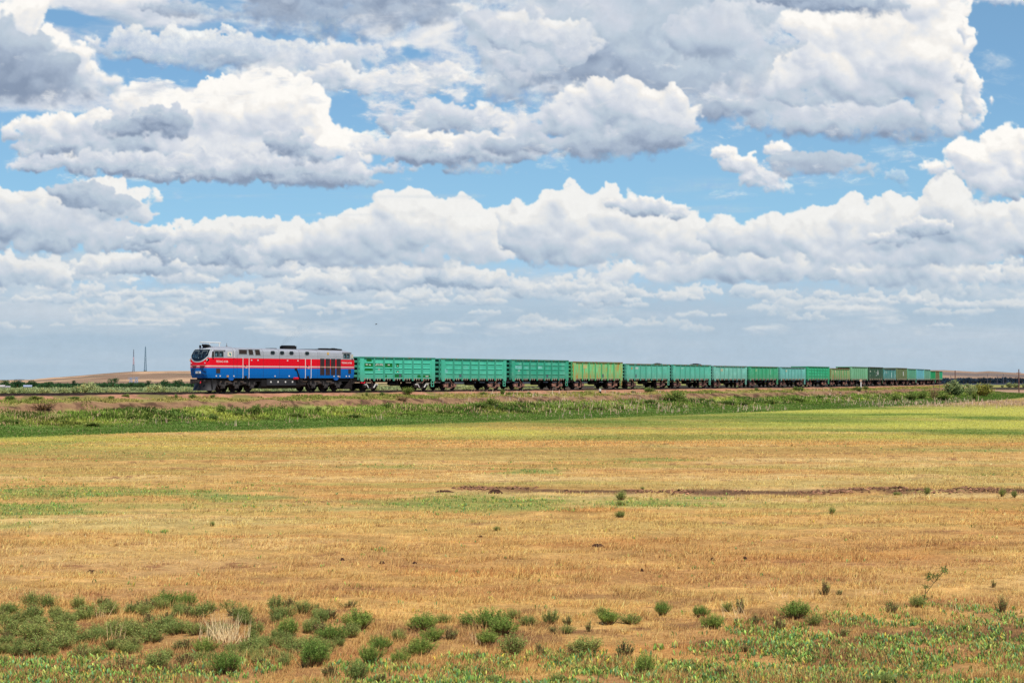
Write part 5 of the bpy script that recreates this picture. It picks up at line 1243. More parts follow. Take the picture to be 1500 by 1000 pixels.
# ---------------------------------------------------------------- bushes
def bush_meshes(seed, sprigs, per, height, width, leaf, col, tip, stemlen=.55, spread=1.0, upright=.5, dryfrac=.0, wfac=.42):
    """a bush of radiating sprigs; returns foliage and stem meshes of unit scale given by height and width"""
    global RNG
    old = RNG; RNG = np.random.RandomState(seed)
    a = RNG.rand(sprigs)*6.283; q = np.sqrt(RNG.rand(sprigs)); lean = q*spread
    hh = height*(1-.34*q**2)*(.58+.55*RNG.rand(sprigs)); lobes = 1+.26*np.sin(a*2+seed)+.22*np.sin(a*3+2*seed)
    tipx, tipy = np.cos(a)*width*.5*lean*lobes, np.sin(a)*width*.5*lean*lobes
    base = np.stack([tipx*.30, tipy*.30, 0*a], -1); top = np.stack([tipx, tipy, hh], -1)
    t = stemlen*0+ (1-stemlen) + stemlen*RNG.rand(sprigs, per)**.75
    P = base[:, None, :]*(1-t[..., None]) + top[:, None, :]*t[..., None]; P[..., 2] += 0.10*height*np.sin(t*3.14)*0
    P = P + RNG.randn(sprigs, per, 3)*leaf*.45
    ax = top-base; ax /= np.linalg.norm(ax, axis=1, keepdims=True); U = ax[:, None, :]*upright + RNG.randn(sprigs, per, 3)*.55; U /= np.linalg.norm(U, axis=2, keepdims=True)
    n = sprigs*per; P = P.reshape(-1, 3); U = U.reshape(-1, 3); P[:, 2] = np.maximum(P[:, 2], .01)
    tt = t.reshape(-1, 1); sh = np.repeat(.82+.30*RNG.rand(sprigs, 1), per, 0)
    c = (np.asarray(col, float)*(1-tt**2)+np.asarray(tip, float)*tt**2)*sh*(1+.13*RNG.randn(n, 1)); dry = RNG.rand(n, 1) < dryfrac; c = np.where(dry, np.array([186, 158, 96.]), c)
    V, F, C = leaves(P, U, leaf*(.7+.7*RNG.rand(n)), leaf*wfac*(.7+.7*RNG.rand(n)), vl(c), vl(c*1.12))
    fol = np_mesh('foliage', V, F, [M_LEAF], {'Col': C})
    st = MB(); step = max(1, sprigs//26)
    for i in range(0, sprigs, step): st.tube(tuple(base[i]), tuple(base[i]+(top[i]-base[i])*.8), .012*height/.4, .005*height/.4, 4, caps=False)
    me = bpy.data.meshes.new('stems'); me.from_pydata(st.v, [], st.f); me.materials.append(M_STEM); me.update()
    RNG = old; return fol, me
def place_bush(name, variant, x, y, w, h, rz, label, cat, group=None, z=None):
    fol, st, bw, bh = variant
    o = empty(name, (x, y, (zat(x, y) if z is None else z)-.015), rz); tag(o, label, cat, group)
    o.scale = (w/bw, w/bw, h/bh)
    link('foliage', fol, o); link('stems', st, o); return o
G1, G1T = (108, 126, 62), (164, 174, 98)  # foreground shrubs: the second tone paints sunlit sprig tips
SHV = [(*bush_meshes(500+i, 96+14*(i % 3), 30, .42, .5, .023, G1, G1T, .70, 1.0, 1.0, .05), .5, .42) for i in range(6)]
SPV = [(*bush_meshes(540+i, 26, 30, .5, .3, .022, (122, 130, 72), (156, 162, 96), .8, .9, .9, .12), .3, .5) for i in range(3)]
DEN = [(*bush_meshes(560+i, 170, 34, .5, .6, .024, (94, 120, 52), (150, 170, 84), .55, 1.0, .9, .02), .6, .5) for i in range(3)]
FG = [ # base x, base y, width, height in the photograph; kind s = feathery, p = sparse, d = dense; label or None
 (11,899,20,18,'s',0),(13,914,28,20,'s',0),(20,927,36,26,'s',0),(48,889,24,22,'s',1),(52,907,36,24,'s',0),(52,934,50,28,'s',0),(62,954,54,28,'s',0),(96,928,40,26,'s',0),(90,948,44,24,'s',0),
 (153,886,28,19,'p',2),(133,904,40,22,'s',0),(162,899,22,22,'p',0),(100,916,34,20,'s',0),(128,938,44,22,'s',0),(168,930,44,24,'s',0),(198,932,40,26,'s',0),(218,894,26,22,'p',3),(245,889,32,28,'d',4),(275,884,30,22,'d',5),(265,894,22,15,'s',0),(262,904,22,16,'s',0),
 (240,920,38,20,'s',0),(225,938,44,22,'s',0),(262,928,34,20,'s',0),(292,907,30,20,'s',0),(306,902,24,20,'s',0),(338,890,30,16,'s',6),(265,948,34,16,'p',0),(302,954,32,24,'d',7),(185,980,40,24,'p',0),(232,983,44,30,'s',0),(276,975,38,24,'p',0),
 (333,988,44,32,'d',8),(368,953,44,24,'s',0),(340,947,28,16,'p',0),(388,942,30,18,'s',0),(406,897,30,24,'s',9),(426,892,26,20,'p',0),(446,902,36,20,'s',0),(420,907,26,18,'s',0),(422,932,34,28,'d',10),(465,893,14,12,'p',0),(462,925,28,20,'s',0),(485,908,28,18,'p',0),(488,938,36,26,'d',11),(432,955,36,20,'s',0),(455,948,36,22,'s',0),(462,978,48,38,'d',12),(400,967,24,20,'p',0),(486,994,32,22,'p',0),
 (513,892,28,12,'p',0),(526,922,50,30,'d',13),(514,934,32,22,'s',0),(557,952,30,26,'d',14),(543,975,32,28,'d',15),(523,999,36,32,'s',16),(585,937,24,18,'s',17),(620,923,46,26,'d',18),(634,937,30,20,'d',0),(618,956,38,28,'d',19),(586,973,28,22,'d',20),(602,957,26,18,'s',0),(560,1001,28,16,'p',0),
 (649,914,20,14,'s',21),(660,936,26,20,'p',0),(684,918,26,18,'s',22),(716,924,54,30,'d',23),(736,932,46,24,'d',0),(714,941,34,22,'d',0),(750,907,20,16,'s',24),(774,918,28,16,'s',25),(750,958,46,32,'s',26),(700,964,18,14,'p',0),
 (808,915,28,22,'s',27),(831,918,20,16,'p',0),(811,930,16,14,'p',0),(830,931,20,14,'s',28),(791,960,20,20,'p',29),(836,957,22,16,'p',0),(858,953,50,24,'s',30),(891,913,32,22,'d',31),(880,902,20,14,'s',0),(924,913,30,16,'s',32),(969,902,24,22,'d',33),(913,961,36,28,'p',34),(943,986,30,32,'d',35),(862,928,14,18,'p',0),(815,1001,26,16,'s',0),(720,1002,30,14,'s',0),
 (1025,905,24,18,'d',36),(1043,917,30,22,'d',37),(1064,894,18,16,'s',38),(1083,896,20,30,'p',39),(1165,907,44,26,'d',40),(1191,917,24,18,'s',41),(1140,920,26,20,'p',0),(1105,912,16,16,'p',0),(1207,871,18,24,'p',42),(1228,870,12,11,'p',43),(1303,897,26,20,'p',44),(1342,890,24,18,'s',45),(1465,892,18,26,'p',46),(1453,859,8,14,'p',47),(1232,928,22,18,'p',0),(1292,1000,28,18,'s',0),(1090,955,20,16,'p',0),(1055,985,22,18,'p',0)]
FL = {1:'small feathery shrub topping the left end of the scrub patch, second from the left edge',2:'sparse grey-green shrub standing clear of the scrub patch towards the dry grass',3:'thin shrub just left of the pair of dark bushy shrubs',4:'dark rounded shrub, tallest at the top edge of the left scrub patch',5:'dark bushy shrub touching the right side of the tallest one',6:'flat-topped shrub just above the clump of pale dead stalks',7:'small round dense shrub right below the clump of pale dead stalks',8:'large dense shrub low on the left, below the dead stalks',9:'leafy shrub right of the dead stalks at the upper edge of the scrub',10:'round dense shrub in the middle of the scrub right of the dead stalks',11:'dense dark shrub left of the widest one near the end of the left scrub patch',12:'biggest grey-green shrub at the lower right of the left scrub patch',13:'wide dark shrub at the right end of the left scrub patch',14:'lone dense round shrub just right of the left scrub patch',15:'dense round shrub below the lone round one right of the left scrub patch',16:'tall shrub at the bottom edge of the picture, right of the left scrub patch',17:'small shrub standing between the left scrub patch and the middle group',18:'upper dark shrub of the middle group',19:'lowest dark round shrub of the middle group',20:'small dense dome-shaped shrub below and left of the middle group',21:'little round shrub alone above the gap between the middle groups',22:'small shrub at the left end of the central dark thicket',23:'tall dark shrub with a pointed top in the central thicket',24:'small round shrub at the top right of the central thicket',25:'low shrub at the right end of the central thicket',26:'large lighter green shrub standing below the central thicket',27:'leafy shrub with a small twin, right of the central thicket',28:'small bright round shrub right of the central thicket, low on the dry grass',29:'thin upright sprig among the leafy plants below the central thicket',30:'wide low shrub at the edge of the blue-green leafy plants',31:'bushy pair-topped shrub in the dry grass left of the lone dark round one',32:'low spreading shrub between the bushy one and the lone dark round one',33:'lone dark round shrub in the dry grass near the middle of the picture',34:'sparse upright shrub in the leafy plants right of the wide low one',35:'tall dark shrub alone in the leafy plants near the bottom edge',36:'upper shrub of a dark green touching pair on the right',37:'lower shrub of a dark green touching pair on the right',38:'small shrub just right of the dark touching pair',39:'tall thin tawny weed between the dark pair and the bright bushy shrub',40:'bright green bushy shrub, the largest on the right side',41:'small shrub leaning against the largest one on the right side',42:'thin upright grey-green shrub alone in the dry grass on the right',43:'tiny sprig just right of the thin upright shrub',44:'sparse pale shrub at the upper edge of the leafy plants on the right',45:'low shrub at the foot of the tall leaning forked weed',46:'slender grey-green shrub near the right edge of the picture',47:'tiny upright sprig above the slender shrub near the right edge'}
def build_foreground():
    r = random.Random(5)
    for i, (px, py, w_, h_, k, li) in enumerate(FG):
        x, y = ground_at(px, py); W = w_*y/FPX; H = h_*y/FPX*1.05
        v = {'s': SHV, 'p': SPV, 'd': DEN}[k]
        if li: lab, grp = FL[li], 'shrubs in the foreground'
        elif px < 505: lab, grp = ('sparse feathery shrub among the others of the dense left scrub patch' if k == 'p' else 'feathery green shrub among the others of the dense left scrub patch'), 'scrub patch at the left' if k != 'p' else 'sparse scrub at the left'
        elif px < 790: lab, grp = ('thin sprig between the dark shrubs of the middle groups' if k == 'p' else 'green shrub in the crowd of the central thicket'), 'central sprigs' if k == 'p' else 'central thicket'
        else: lab, grp = ('thin little weed among leafy plants on the right half' if k == 'p' else 'small low shrub on the right half'), 'small weeds of the right half' if k == 'p' else 'small shrubs of the right half'
        place_bush('shrub', r.choice(v), x, y, W*1.12, H, r.random()*6.28, lab, 'shrub', grp)
    # fill-in shrubs so the left patch closes up
    for i in range(126):
        px = r.uniform(5, 500); py = r.uniform(896, 972) - 10*math.sin(px/90); x, y = ground_at(px, py)
        place_bush('shrub', r.choice(SHV+SPV), x, y, r.uniform(20, 36)*y/FPX, r.uniform(14, 22)*y/FPX, r.random()*6.28, 'feathery green shrub among the others of the dense left scrub patch', 'shrub', 'scrub patch at the left')
    # mid-field plants
    for (px, py, w_, h_, lab) in ((910,732,16,14,'round green weed on the ploughed ridge, upper one of three in a row'),(908,740,13,9,'brownish weed on the ploughed ridge, middle one of three in a row'),(909,756,16,10,'small bushy weed below the ploughed ridge, lowest of three in a row'),(1356,726,9,13,'upright weed on the right part of the ploughed ridge'),(1467,729,10,12,'left of two upright weeds near the right end of the ridge'),(1484,730,10,11,'right of two upright weeds near the right end of the ridge'),(1218,752,12,10,'faint grey-green weed in the dry grass below the ridge'),(728,774,12,7,'flat green weed alone in the dry grass left of centre'),(1312,726,14,5,'flat bright green weed beside the ridge'),(312,771,8,8,'yellow-green weed alone in the dry grass on the left'),(941,716,6,5,'tiny weed just above the ploughed ridge'),(1246,720,6,5,'tiny weed on the crest of the ridge on the right')):
        x, y = ground_at(px, py); place_bush('weed', r.choice(SHV), x, y, w_*y/FPX*1.1, h_*y/FPX*1.1, r.random()*6, lab, 'weed', 'weeds in the middle of the field')
    # the tall forked weed leaning to the right
    x, y = ground_at(1350, 882); sc = y/FPX; o = empty('forked_weed', (x, y, zat(x, y)-.01)); tag(o, 'tall leaning weed with a forked leafy top rising above the dry grass on the right', 'weed')
    st = MB(); P0 = np.array([0, 0, 0]); A_ = np.array([3, 0, 14])*sc; B_ = np.array([10, 2, 38])*sc; C_ = np.array([30, -2, 48])*sc; D_ = np.array([16, 1, 30])*sc; E_ = np.array([4, 0, 24])*sc
    for a, b in ((P0, A_), (A_, D_), (D_, B_), (D_, C_), (A_, E_)): st.tube(a, b, .008, .005, 5)
    st.build('stems', M_STEM, o)
    Ps, Us = [], []
    for c_, rr, m in ((B_, 9, 150), (C_, 8, 120), ((B_+C_)/2+np.array([0, 0, -4*sc]), 7, 90), (E_, 5, 50), (A_*.6, 6, 50)):
        Ps.append(c_+RNG.randn(m, 3)*np.array([.5, .5, .42])*rr*sc*.8); Us.append(RNG.randn(m, 3)*.6+np.array([.2, 0, .8]))
    Ps = np.concatenate(Ps); Us = np.concatenate(Us); Us /= np.linalg.norm(Us, axis=1, keepdims=True); n = len(Ps); c = jit((90, 116, 60), n)
    V, F, C = leaves(Ps, Us, .04*(.7+.6*RNG.rand(n)), .014*(.7+.6*RNG.rand(n)), vl(c), vl(c*1.15)); link('foliage', np_mesh('foliage', V, F, [M_LEAF], {'Col': C}), o)
    # pale dead stalks in the left scrub patch, and thinner tufts
    def stalks(px, py, wpx, hpx, n, lab, cat='dry stalks', grp=None, c0=(226, 200, 150)):
        x, y = ground_at(px, py); sc = y/FPX; u = RNG.randn(n)*.30; v = RNG.randn(n)*.12
        o = link('dead_stalks', None or np_mesh('dead_stalks', *(lambda t: (t[0], t[1]))(blades(u*wpx*sc, v, np.zeros(n)-.02, hpx*sc*(.35+.65*RNG.rand(n)), np.full(n, .013), np.clip(.12+.28*RNG.randn(n), -.6, .7), np.where(RNG.rand(n) < .5, 0, 3.14)+.4*RNG.randn(n), np.zeros((n, 3)), np.zeros((n, 3)))), [plain('dead_stalk_straw', lin(*c0, 1.1), .9, 0, .1, .15, 5)]), None, (x, y, zat(x, y)))
        tag(o, lab, cat, grp, 'stuff' if wpx >= 60 else None)
    stalks(330, 937, 52, 54, 150, 'clump of tall pale dead stalks standing among the shrubs on the left')
    for (px, py, w_, h_, n, lab) in ((150, 905, 14, 40, 16, 'thin tuft of dead stalks left of the pale clump, near the sparse shrub'), (175, 935, 20, 40, 18, 'dead straw stalks leaning among the left scrub'), (1080, 905, 30, 40, 30, 'pale dry stalks around the tall thin weed on the right'), (1395, 895, 26, 34, 22, 'pale dry stalks near the right edge, beside the leafy plants'), (700, 940, 14, 26, 12, 'short dead stalks at the foot of the central thicket'), (1165, 880, 60, 24, 26, 'scattered thin dry stalks above the bright bushy shrub'), (1290, 870, 60, 22, 24, 'scattered thin dry stalks left of the tall forked weed')):
        stalks(px, py, w_, h_, n, lab, c0=(214, 182, 132))
build_foreground()
# ---------------------------------------------------------------- bank and far bushes
BKV = [(*bush_meshes(600+i, 90, 16, 1.0, 1.5, .13, (92, 114, 54), (134, 150, 76), .75, 1.0, .6, .03, .6), 1.5, 1.0) for i in range(4)]
OLV = [(*bush_meshes(620+i, 90, 16, 1.0, 1.6, .14, (136, 146, 92), (176, 182, 124), .8, 1.0, .6, .06, .6), 1.6, 1.0) for i in range(4)]
GRV = [(*bush_meshes(660+i, 120, 18, 1.0, 1.3, .12, (98, 114, 72), (150, 162, 108), .8, 1.0, .6, .03, .6), 1.3, 1.0) for i in range(2)]
RDV = [(*bush_meshes(670+i, 110, 16, 1.0, 1.7, .12, (126, 112, 52), (150, 150, 70), .8, 1.0, .6, .1, .6), 1.7, 1.0) for i in range(2)]
BRV = [(*bush_meshes(640+i, 60, 8, 1.0, 1.6, .10, (120, 96, 78), (140, 112, 88), .8, 1.0, .6, .3, .5), 1.6, 1.0) for i in range(2)]
def at_rail(px, dz=0.0):
    """point of the line seen at picture column px"""
    s = np.linspace(-70, 330, 4001); x, y, _t = track(s); u = 750+FPX*x/y; return float(np.interp(px, u, s))
def on_bank(px, off):
    """picture column px, off metres from the line"""
    s = np.linspace(-90, 330, 4201); x, y, _t = track(s, off); u = 750+FPX*x/y; return float(np.interp(px, u, x)), float(np.interp(px, u, y))
def build_bank_bushes():
    r = random.Random(8)
    # px column, metres off the line, width px, height px, kind, label
    rows = [(323,10.5,11,11,'b','dark green bush on the bank below the locomotive cab'),(375,12,14,12,'b','rounded dark bush on the grassy bank under the locomotive'),(318,13,18,9,'b',None),(347,14,16,8,'b',None),(405,12,16,9,'b',None),(440,13,20,8,'b',None),(470,12,16,8,'b',None),(572,11.5,14,8,'b',None),(520,13,24,8,'b',None),
     (590,7,22,7,'r','low brown tangle of dead brush on the bank below the first wagon'),(65,7.5,40,9,'r','dark brown eroded tangle on the bank at the far left'),(720,10,16,9,'b','dark bush on the bank below the second wagon'),(735,9.5,12,8,'b',None),(700,12,24,7,'b',None),(770,12,30,8,'b',None),(800,13,20,8,'b',None),(845,12,22,9,'b',None),(880,13,22,8,'b',None),(910,13,20,8,'b',None),
     (988,10,26,12,'b','broad dark bush on the bank below the turquoise wagons'),(1005,11,18,9,'b',None),(958,13,26,8,'b',None),(1035,12,20,7,'b',None),(1060,13,24,7,'b',None),(1090,12,26,7,'b',None),(1130,13,30,8,'b',None),(1170,12,24,7,'b',None),(1205,12,24,6,'b',None),
     (30,13,20,9,'b',None),(10,12,16,10,'b',None),(95,14,24,9,'b',None),(130,15,26,9,'b',None),(190,13,20,10,'b',None),(235,14,20,9,'b',None),(270,13,18,8,'b',None),
     (598,2.7,13,9,'g','green-brown weed growing between rails and bank beside the first wagon'),(951,3.2,12,6,'g','round green weed beside the ballast below the turquoise wagons'),(1166,4.2,9,5,'g','pair-topped green weed beside the ballast below the pale blue-green wagon'),(1173,5.0,8,5,'g',None),(1108,4,5,4,'g',None),(736,3.4,6,6,'g',None),(746,4,5,4,'g',None),(708,4,8,4,'g',None),(775,3.6,5,3,'g',None),(927,4,5,3,'g',None),(1255,6,12,5,'g',None),(1268,5,6,4,'g',None),(185,2.3,10,4,'g','small green weed in front of the bare rails on the left'),(163,3.4,8,4,'g',None),(258,3.4,4,5,'g',None),(282,3.2,8,5,'g',None),(312,3.4,6,4,'g',None),(560,3.6,6,4,'g',None),(537,3.4,3,5,'g',None),(15,3.2,14,5,'g','low pale weed by the rails at the left edge'),(52,3.2,16,5,'g',None),(110,3.4,12,4,'g',None)]
    for (px, off, w_, h_, k, lab) in rows:
        if not lab and k == 'b': off += r.uniform(-2.5, 3.0); px += r.uniform(-7, 7); w_ *= r.uniform(.5, .95); h_ *= r.uniform(.45, .85)
        x, y = on_bank(px, off); v = {'b': BKV, 'r': BRV, 'g': BKV}[k]
        z = zat(x, y) + (.12 if off < 3.0 else 0)
        l_ = lab or {'b': 'dark green bush among the tall grass of the railway bank', 'g': 'little green weed sprouting beside the ballast of the track'}[k]
        place_bush('bush' if k != 'g' else 'trackside_weed', r.choice(v), x, y, w_*y/FPX*1.25, h_*y/FPX*1.25, r.random()*6, l_, 'bush' if k != 'g' else 'weed', {'b': 'bushes in the bank grass', 'r': 'brush on the bank', 'g': 'weeds beside the ballast'}[k], z)
    # scrub on the far side of the line, pale olive, seen left of the train and between its wheels
    big = [(130,380,26,560.5,'big pale olive bush behind the track on the left'),(228,380,26,562.5,'broad silvery bush behind the track, below the two masts'),(272,330,20,567,'low pale bush behind the track just ahead of the locomotive'),(240,360,14,566,None),(112,400,16,566,None),(141,390,14,564.5,None),(63,380,20,569,None),(95,420,18,568,None)]
    for i in range(64):
        px = r.uniform(-5, 290) if i < 30 else r.uniform(300, 1240); big.append((px, r.uniform(300, 480) if px < 700 else r.uniform(420, 560), r.uniform(9, 20), r.uniform(567.5, 571.5) if px < 300 else r.uniform(564.5, 568.0), None))
    for (px, Y, w_, yt, lab) in big:
        x = (px-750)/FPX*Y; z = zat(x, Y); H = CAM_H-(yt-HOR)*Y/FPX-z
        place_bush('scrub_bush', r.choice(OLV), x, Y, w_*Y/FPX, max(.6, H), r.random()*6, lab or 'pale olive scrub bush on the far side of the track', 'bush', 'scrub behind the track', z)
    # right end: the big bushes beyond the last wagon
    for (px, py, Y, w_, h_, v, lab) in ((1398, 578, 330, 26, 20, GRV, 'large round grey-green bush just right of the last wagon'), (1423, 574, 345, 14, 10, OLV, 'yellow-green bush between the big round bush and the brownish one'), (1437, 574, 350, 33, 12, RDV, 'wide reddish-green bush right of the big round one'), (1427, 579, 300, 8, 7, BKV, 'small dark bush below the wide reddish-green one'), (1368, 578, 300, 16, 11, BRV, 'leafless greyish brush on the bank below the last wagons'), (1350, 579, 290, 16, 7, BKV, 'low dark bush on the bank below the light blue wagon'), (1335, 581, 280, 18, 7, BKV, 'low bush at the right part of the bank, below the olive wagon'), (1312, 583, 270, 14, 6, BKV, 'low bush on the bank below the dark green wagon'), (1382, 582, 290, 22, 7, BKV, 'spreading bush at the foot of the big round bush')):
        z = CAM_H-(py-HOR)*Y/FPX; x = (px-750)/FPX*Y; zz = min(zat(x, Y), z+.5) if False else zat(x, Y)
        place_bush('bush', v[r.randrange(len(v))], x, Y, w_*Y/FPX, h_*Y/FPX + max(0, z-zz), r.random()*6, lab, 'bush', 'bushes near the end of the train', zz)
build_bank_bushes()

def build_earth():
    """broken dark earth thrown up along the ploughed ridge"""
    n = 4600; x = -.2+27*RNG.rand(n)**.85; x = np.where(RNG.rand(n) < .3, 2+10*RNG.rand(n), x); x = np.where(RNG.rand(n) < .06, -1.3+.35*RNG.randn(n), x); yr = 57.5-.055*(x-5)+1.6*NC.at(x/9, x*0); y = yr+RNG.randn(n)*.42
    k = RNG.rand(n) < sstep(-.25, .25, NA.fbm(x/4, x*0+2, 3)+.4*NB.fbm(x/1.2, y/1.2, 2)+.1); x, y = x[k], y[k]; n = len(x); z = land(x, y)
    r_ = .02+.06*RNG.rand(n)**2.4; O = np.array([[1, 0, 0], [0, 1, 0], [-1, 0, 0], [0, -1, 0], [0, 0, 1], [0, 0, -.6]], float)
    V = O[None]*(1+.5*(RNG.rand(n, 6, 1)-.5))*r_[:, None, None]*np.array([1.3, 1, .8]) + RNG.randn(n, 6, 3)*r_[:, None, None]*.18 + np.stack([x, y, z+.01], -1)[:, None, :]
    f = np.array([[0, 1, 4], [1, 2, 4], [2, 3, 4], [3, 0, 4], [1, 0, 5], [2, 1, 5], [3, 2, 5], [0, 3, 5]]); F = (np.arange(n)*6)[:, None, None]+f[None]
    c = np.array([134, 98, 74.])*(1+.22*RNG.randn(n, 1)); C = np.repeat(vl(c), 6, 0)*.9
    o = link('earth_clods', np_mesh('earth_clods', V.reshape(-1, 3), F.reshape(-1, 3), [attr_mat('earth_crumbs')], {'Col': C})); tag(o, 'dark broken earth along the low ridge crossing the field', 'earth', kind='stuff')
build_earth()
# ====================================================================== far trees, masts, poles, sheds, small things
def at(px, Y, z=None):
    x = (px-750)/FPX*Y; return x, Y, (zat(x, Y) if z is None else z)
def tree_meshes(seed, h, w, col, tip, trunk=.28, leaf=.5, n=900, lobes=7):
    global RNG
    old = RNG; RNG = np.random.RandomState(seed)
    cs = np.stack([RNG.randn(lobes)*w*.20, RNG.randn(lobes)*w*.20, h*(trunk+.2+(.72-trunk)*RNG.rand(lobes))], -1); rs = w*(.17+.15*RNG.rand(lobes))
    k = RNG.randint(0, lobes, n); dv = RNG.randn(n, 3); dv /= np.linalg.norm(dv, axis=1, keepdims=True); P = cs[k]+dv*rs[k, None]*(.55+.5*RNG.rand(n, 1))*np.array([1, 1, .85])
    P[:, 2] = np.clip(P[:, 2], h*trunk*.7, h); U = dv+RNG.randn(n, 3)*.5; U /= np.linalg.norm(U, axis=1, keepdims=True)
    t = np.clip((P[:, 2:3]/h), 0, 1); c = (np.asarray(col, float)*(1-t)+np.asarray(tip, float)*t)*(1+.14*RNG.randn(n, 1))
    V, F, C = leaves(P, U, leaf*(.7+.6*RNG.rand(n)), leaf*.6*(.7+.6*RNG.rand(n)), vl(c), vl(c*1.08))
    fol = np_mesh('crown', V, F, [M_LEAF], {'Col': C})
    tb = MB(); tb.tube((0, 0, -.3), (0, 0, h*trunk), w*.035, w*.026, 7, caps=False)
    for c_ in cs[:5]: tb.tube((0, 0, h*trunk), tuple(c_), w*.022, w*.010, 5, caps=False)
    me = bpy.data.meshes.new('trunk'); me.from_pydata(tb.v, [], tb.f); me.materials.append(M_STEM); me.update(); RNG = old
    return fol, me, w, h
TRV = [tree_meshes(700+i, 6, 6, (52, 84, 56), (72, 104, 66)) for i in range(4)]
POP = [tree_meshes(720+i, 9, 3, (44, 74, 56), (60, 92, 62), lobes=9) for i in range(2)]
NVY = [tree_meshes(740+i, 6, 8, (42, 56, 66), (54, 68, 74), n=700) for i in range(3)]  # dark bluish leaf tones carry painted cloud shade and haze
def place_tree(v, px, Y, w_, h_, lab, grp, ybase=None, name='tree'):
    fol, tr, bw, bh = v; x, y, z = at(px, Y); o = empty(name, (x, y, z), random.random()*6.28); tag(o, lab, 'tree', grp)
    W = w_*Y/FPX; H = h_*Y/FPX
    if ybase is not None: H += max(-.6*H, (z-(CAM_H-(ybase-HOR)*Y/FPX))*-1.0)
    o.scale = (W/bw, W/bw, H/bh); link('crown', fol, o); link('trunk', tr, o)
def build_far():
    r = random.Random(12); random.seed(4)
    # hedge-like belt of trees in front of the left hill
    def belt(name, px0, px1, Y, ytop, depth, n, col, tip, leaf, lab, holes=.5):
        px = RNG.uniform(px0, px1, n); YY = Y+RNG.uniform(0, depth, n); x = (px-750)/FPX*YY; g = land(x, YY)
        top = CAM_H-(ytop-HOR)*YY/FPX; hh = np.maximum(.8, (top-g)*(1+.30*NA.fbm(px/9., px*0+3, 3)+.25*NB.fbm(px/3., px*0, 2)))
        P = np.stack([x, YY, g+hh*RNG.rand(n)**.8], -1); U = RNG.randn(n, 3); U[:, 2] += .5; U /= np.linalg.norm(U, axis=1, keepdims=True)
        c = jit(col, n, .14, 8); t = ((P[:, 2]-g)/hh)[:, None]; c = c*(1-t*.5)+np.asarray(tip, float)*t*.5
        V, F, C = leaves(P, U, leaf*(.7+.7*RNG.rand(n)), leaf*.6*(.7+.7*RNG.rand(n)), vl(c), vl(c*1.08)); o = link(name, np_mesh(name, V, F, [M_LEAFP], {'Col': C})); tag(o, lab, 'trees', kind='stuff')
    belt('far_wood', -80, 480, 900, 563.6, 60, 34000, (58, 88, 54), (80, 108, 68), 1.3, 'dark green belt of far trees in front of the brown hill on the left')
    belt('far_scrub', -80, 760, 520, 570.6, 160, 16000, (132, 142, 96), (164, 170, 122), .9, 'pale grey-green scrub covering the plain in front of the far trees')
    belt('shaded_wood', 1320, 1640, 1500, 556.6, 120, 16000, (56, 70, 80), (68, 82, 92), 2.6, 'dark bluish belt of far trees in shade beyond the end of the train')  # cloud shade and distance haze are mixed into these leaf colours
    for (px, Y, w_, h_, v, lab) in ((8, 860, 16, 9, TRV, 'first far tree at the left edge, standing over the pale sheds'), (26, 860, 22, 10, TRV, 'rounded far tree just left of the electricity pylon, over the blue shed'), (47, 860, 18, 10, TRV, 'far tree with a two-pointed top, right of the blue shed'), (107, 860, 6, 9, POP, 'slim dark poplar in front of the left hill'), (96, 860, 8, 4, TRV, 'low far tree left of the slim poplar'), (166, 840, 13, 12, TRV, 'far tree with a spreading top midway along the belt'), (153, 840, 10, 7, TRV, 'dark low tree just left of the spreading-top tree'), (217, 840, 6, 10, POP, 'small pointed tree standing above the belt below the tall mast'), (241, 840, 15, 11, TRV, 'broad dark tree right of the silvery bush'), (258, 840, 10, 9, TRV, 'left one of the twin dark trees ahead of the locomotive'), (265, 840, 10, 10, TRV, 'right one of the twin dark trees ahead of the locomotive'), (72, 860, 16, 7, TRV, 'low rounded far tree between the two-pointed one and the poplar'), (190, 850, 16, 6, TRV, 'low far tree in the belt under the short mast'), (205, 850, 14, 6, TRV, 'low far tree in the belt under the tall mast')):
        place_tree(r.choice(v), px, Y, w_, h_+2, lab, 'far trees before the hill')
    for (px, w_, h_) in ((1389, 9, 6), (1411, 5, 7), (1417, 9, 7), (1425, 8, 6), (1436, 12, 8), (1442, 6, 9), (1450, 10, 8), (1460, 10, 8), (1472, 6, 9), (1481, 8, 8), (1488, 8, 9), (1497, 10, 8)):
        place_tree(r.choice(NVY), px, 1420, w_, h_, 'small dark tree rising above the shaded belt at the right', 'dark trees at the right')
    for (px, Y, w_, h_, lab) in ((1417, 800, 8, 6, 'pale bush on the light strip, right of the big round bush'), (1433, 800, 8, 6, 'pale bush above the wide reddish-green bush'), (1451, 800, 8, 5, 'round pale bush alone on the light strip'), (1468, 800, 5, 4, 'smallest pale bush on the light strip'), (1478, 800, 9, 7, 'tall pale bush left of the big pole'), (1488, 800, 10, 6, 'wide pale bush behind the big pole'), (1499, 800, 6, 5, 'pale bush at the right edge')):
        x, y, z = at(px, Y); place_bush('scrub_bush', r.choice(OLV), x, y, w_*Y/FPX, h_*Y/FPX, r.random()*6, lab, 'bush', 'pale bushes on the light strip', z)
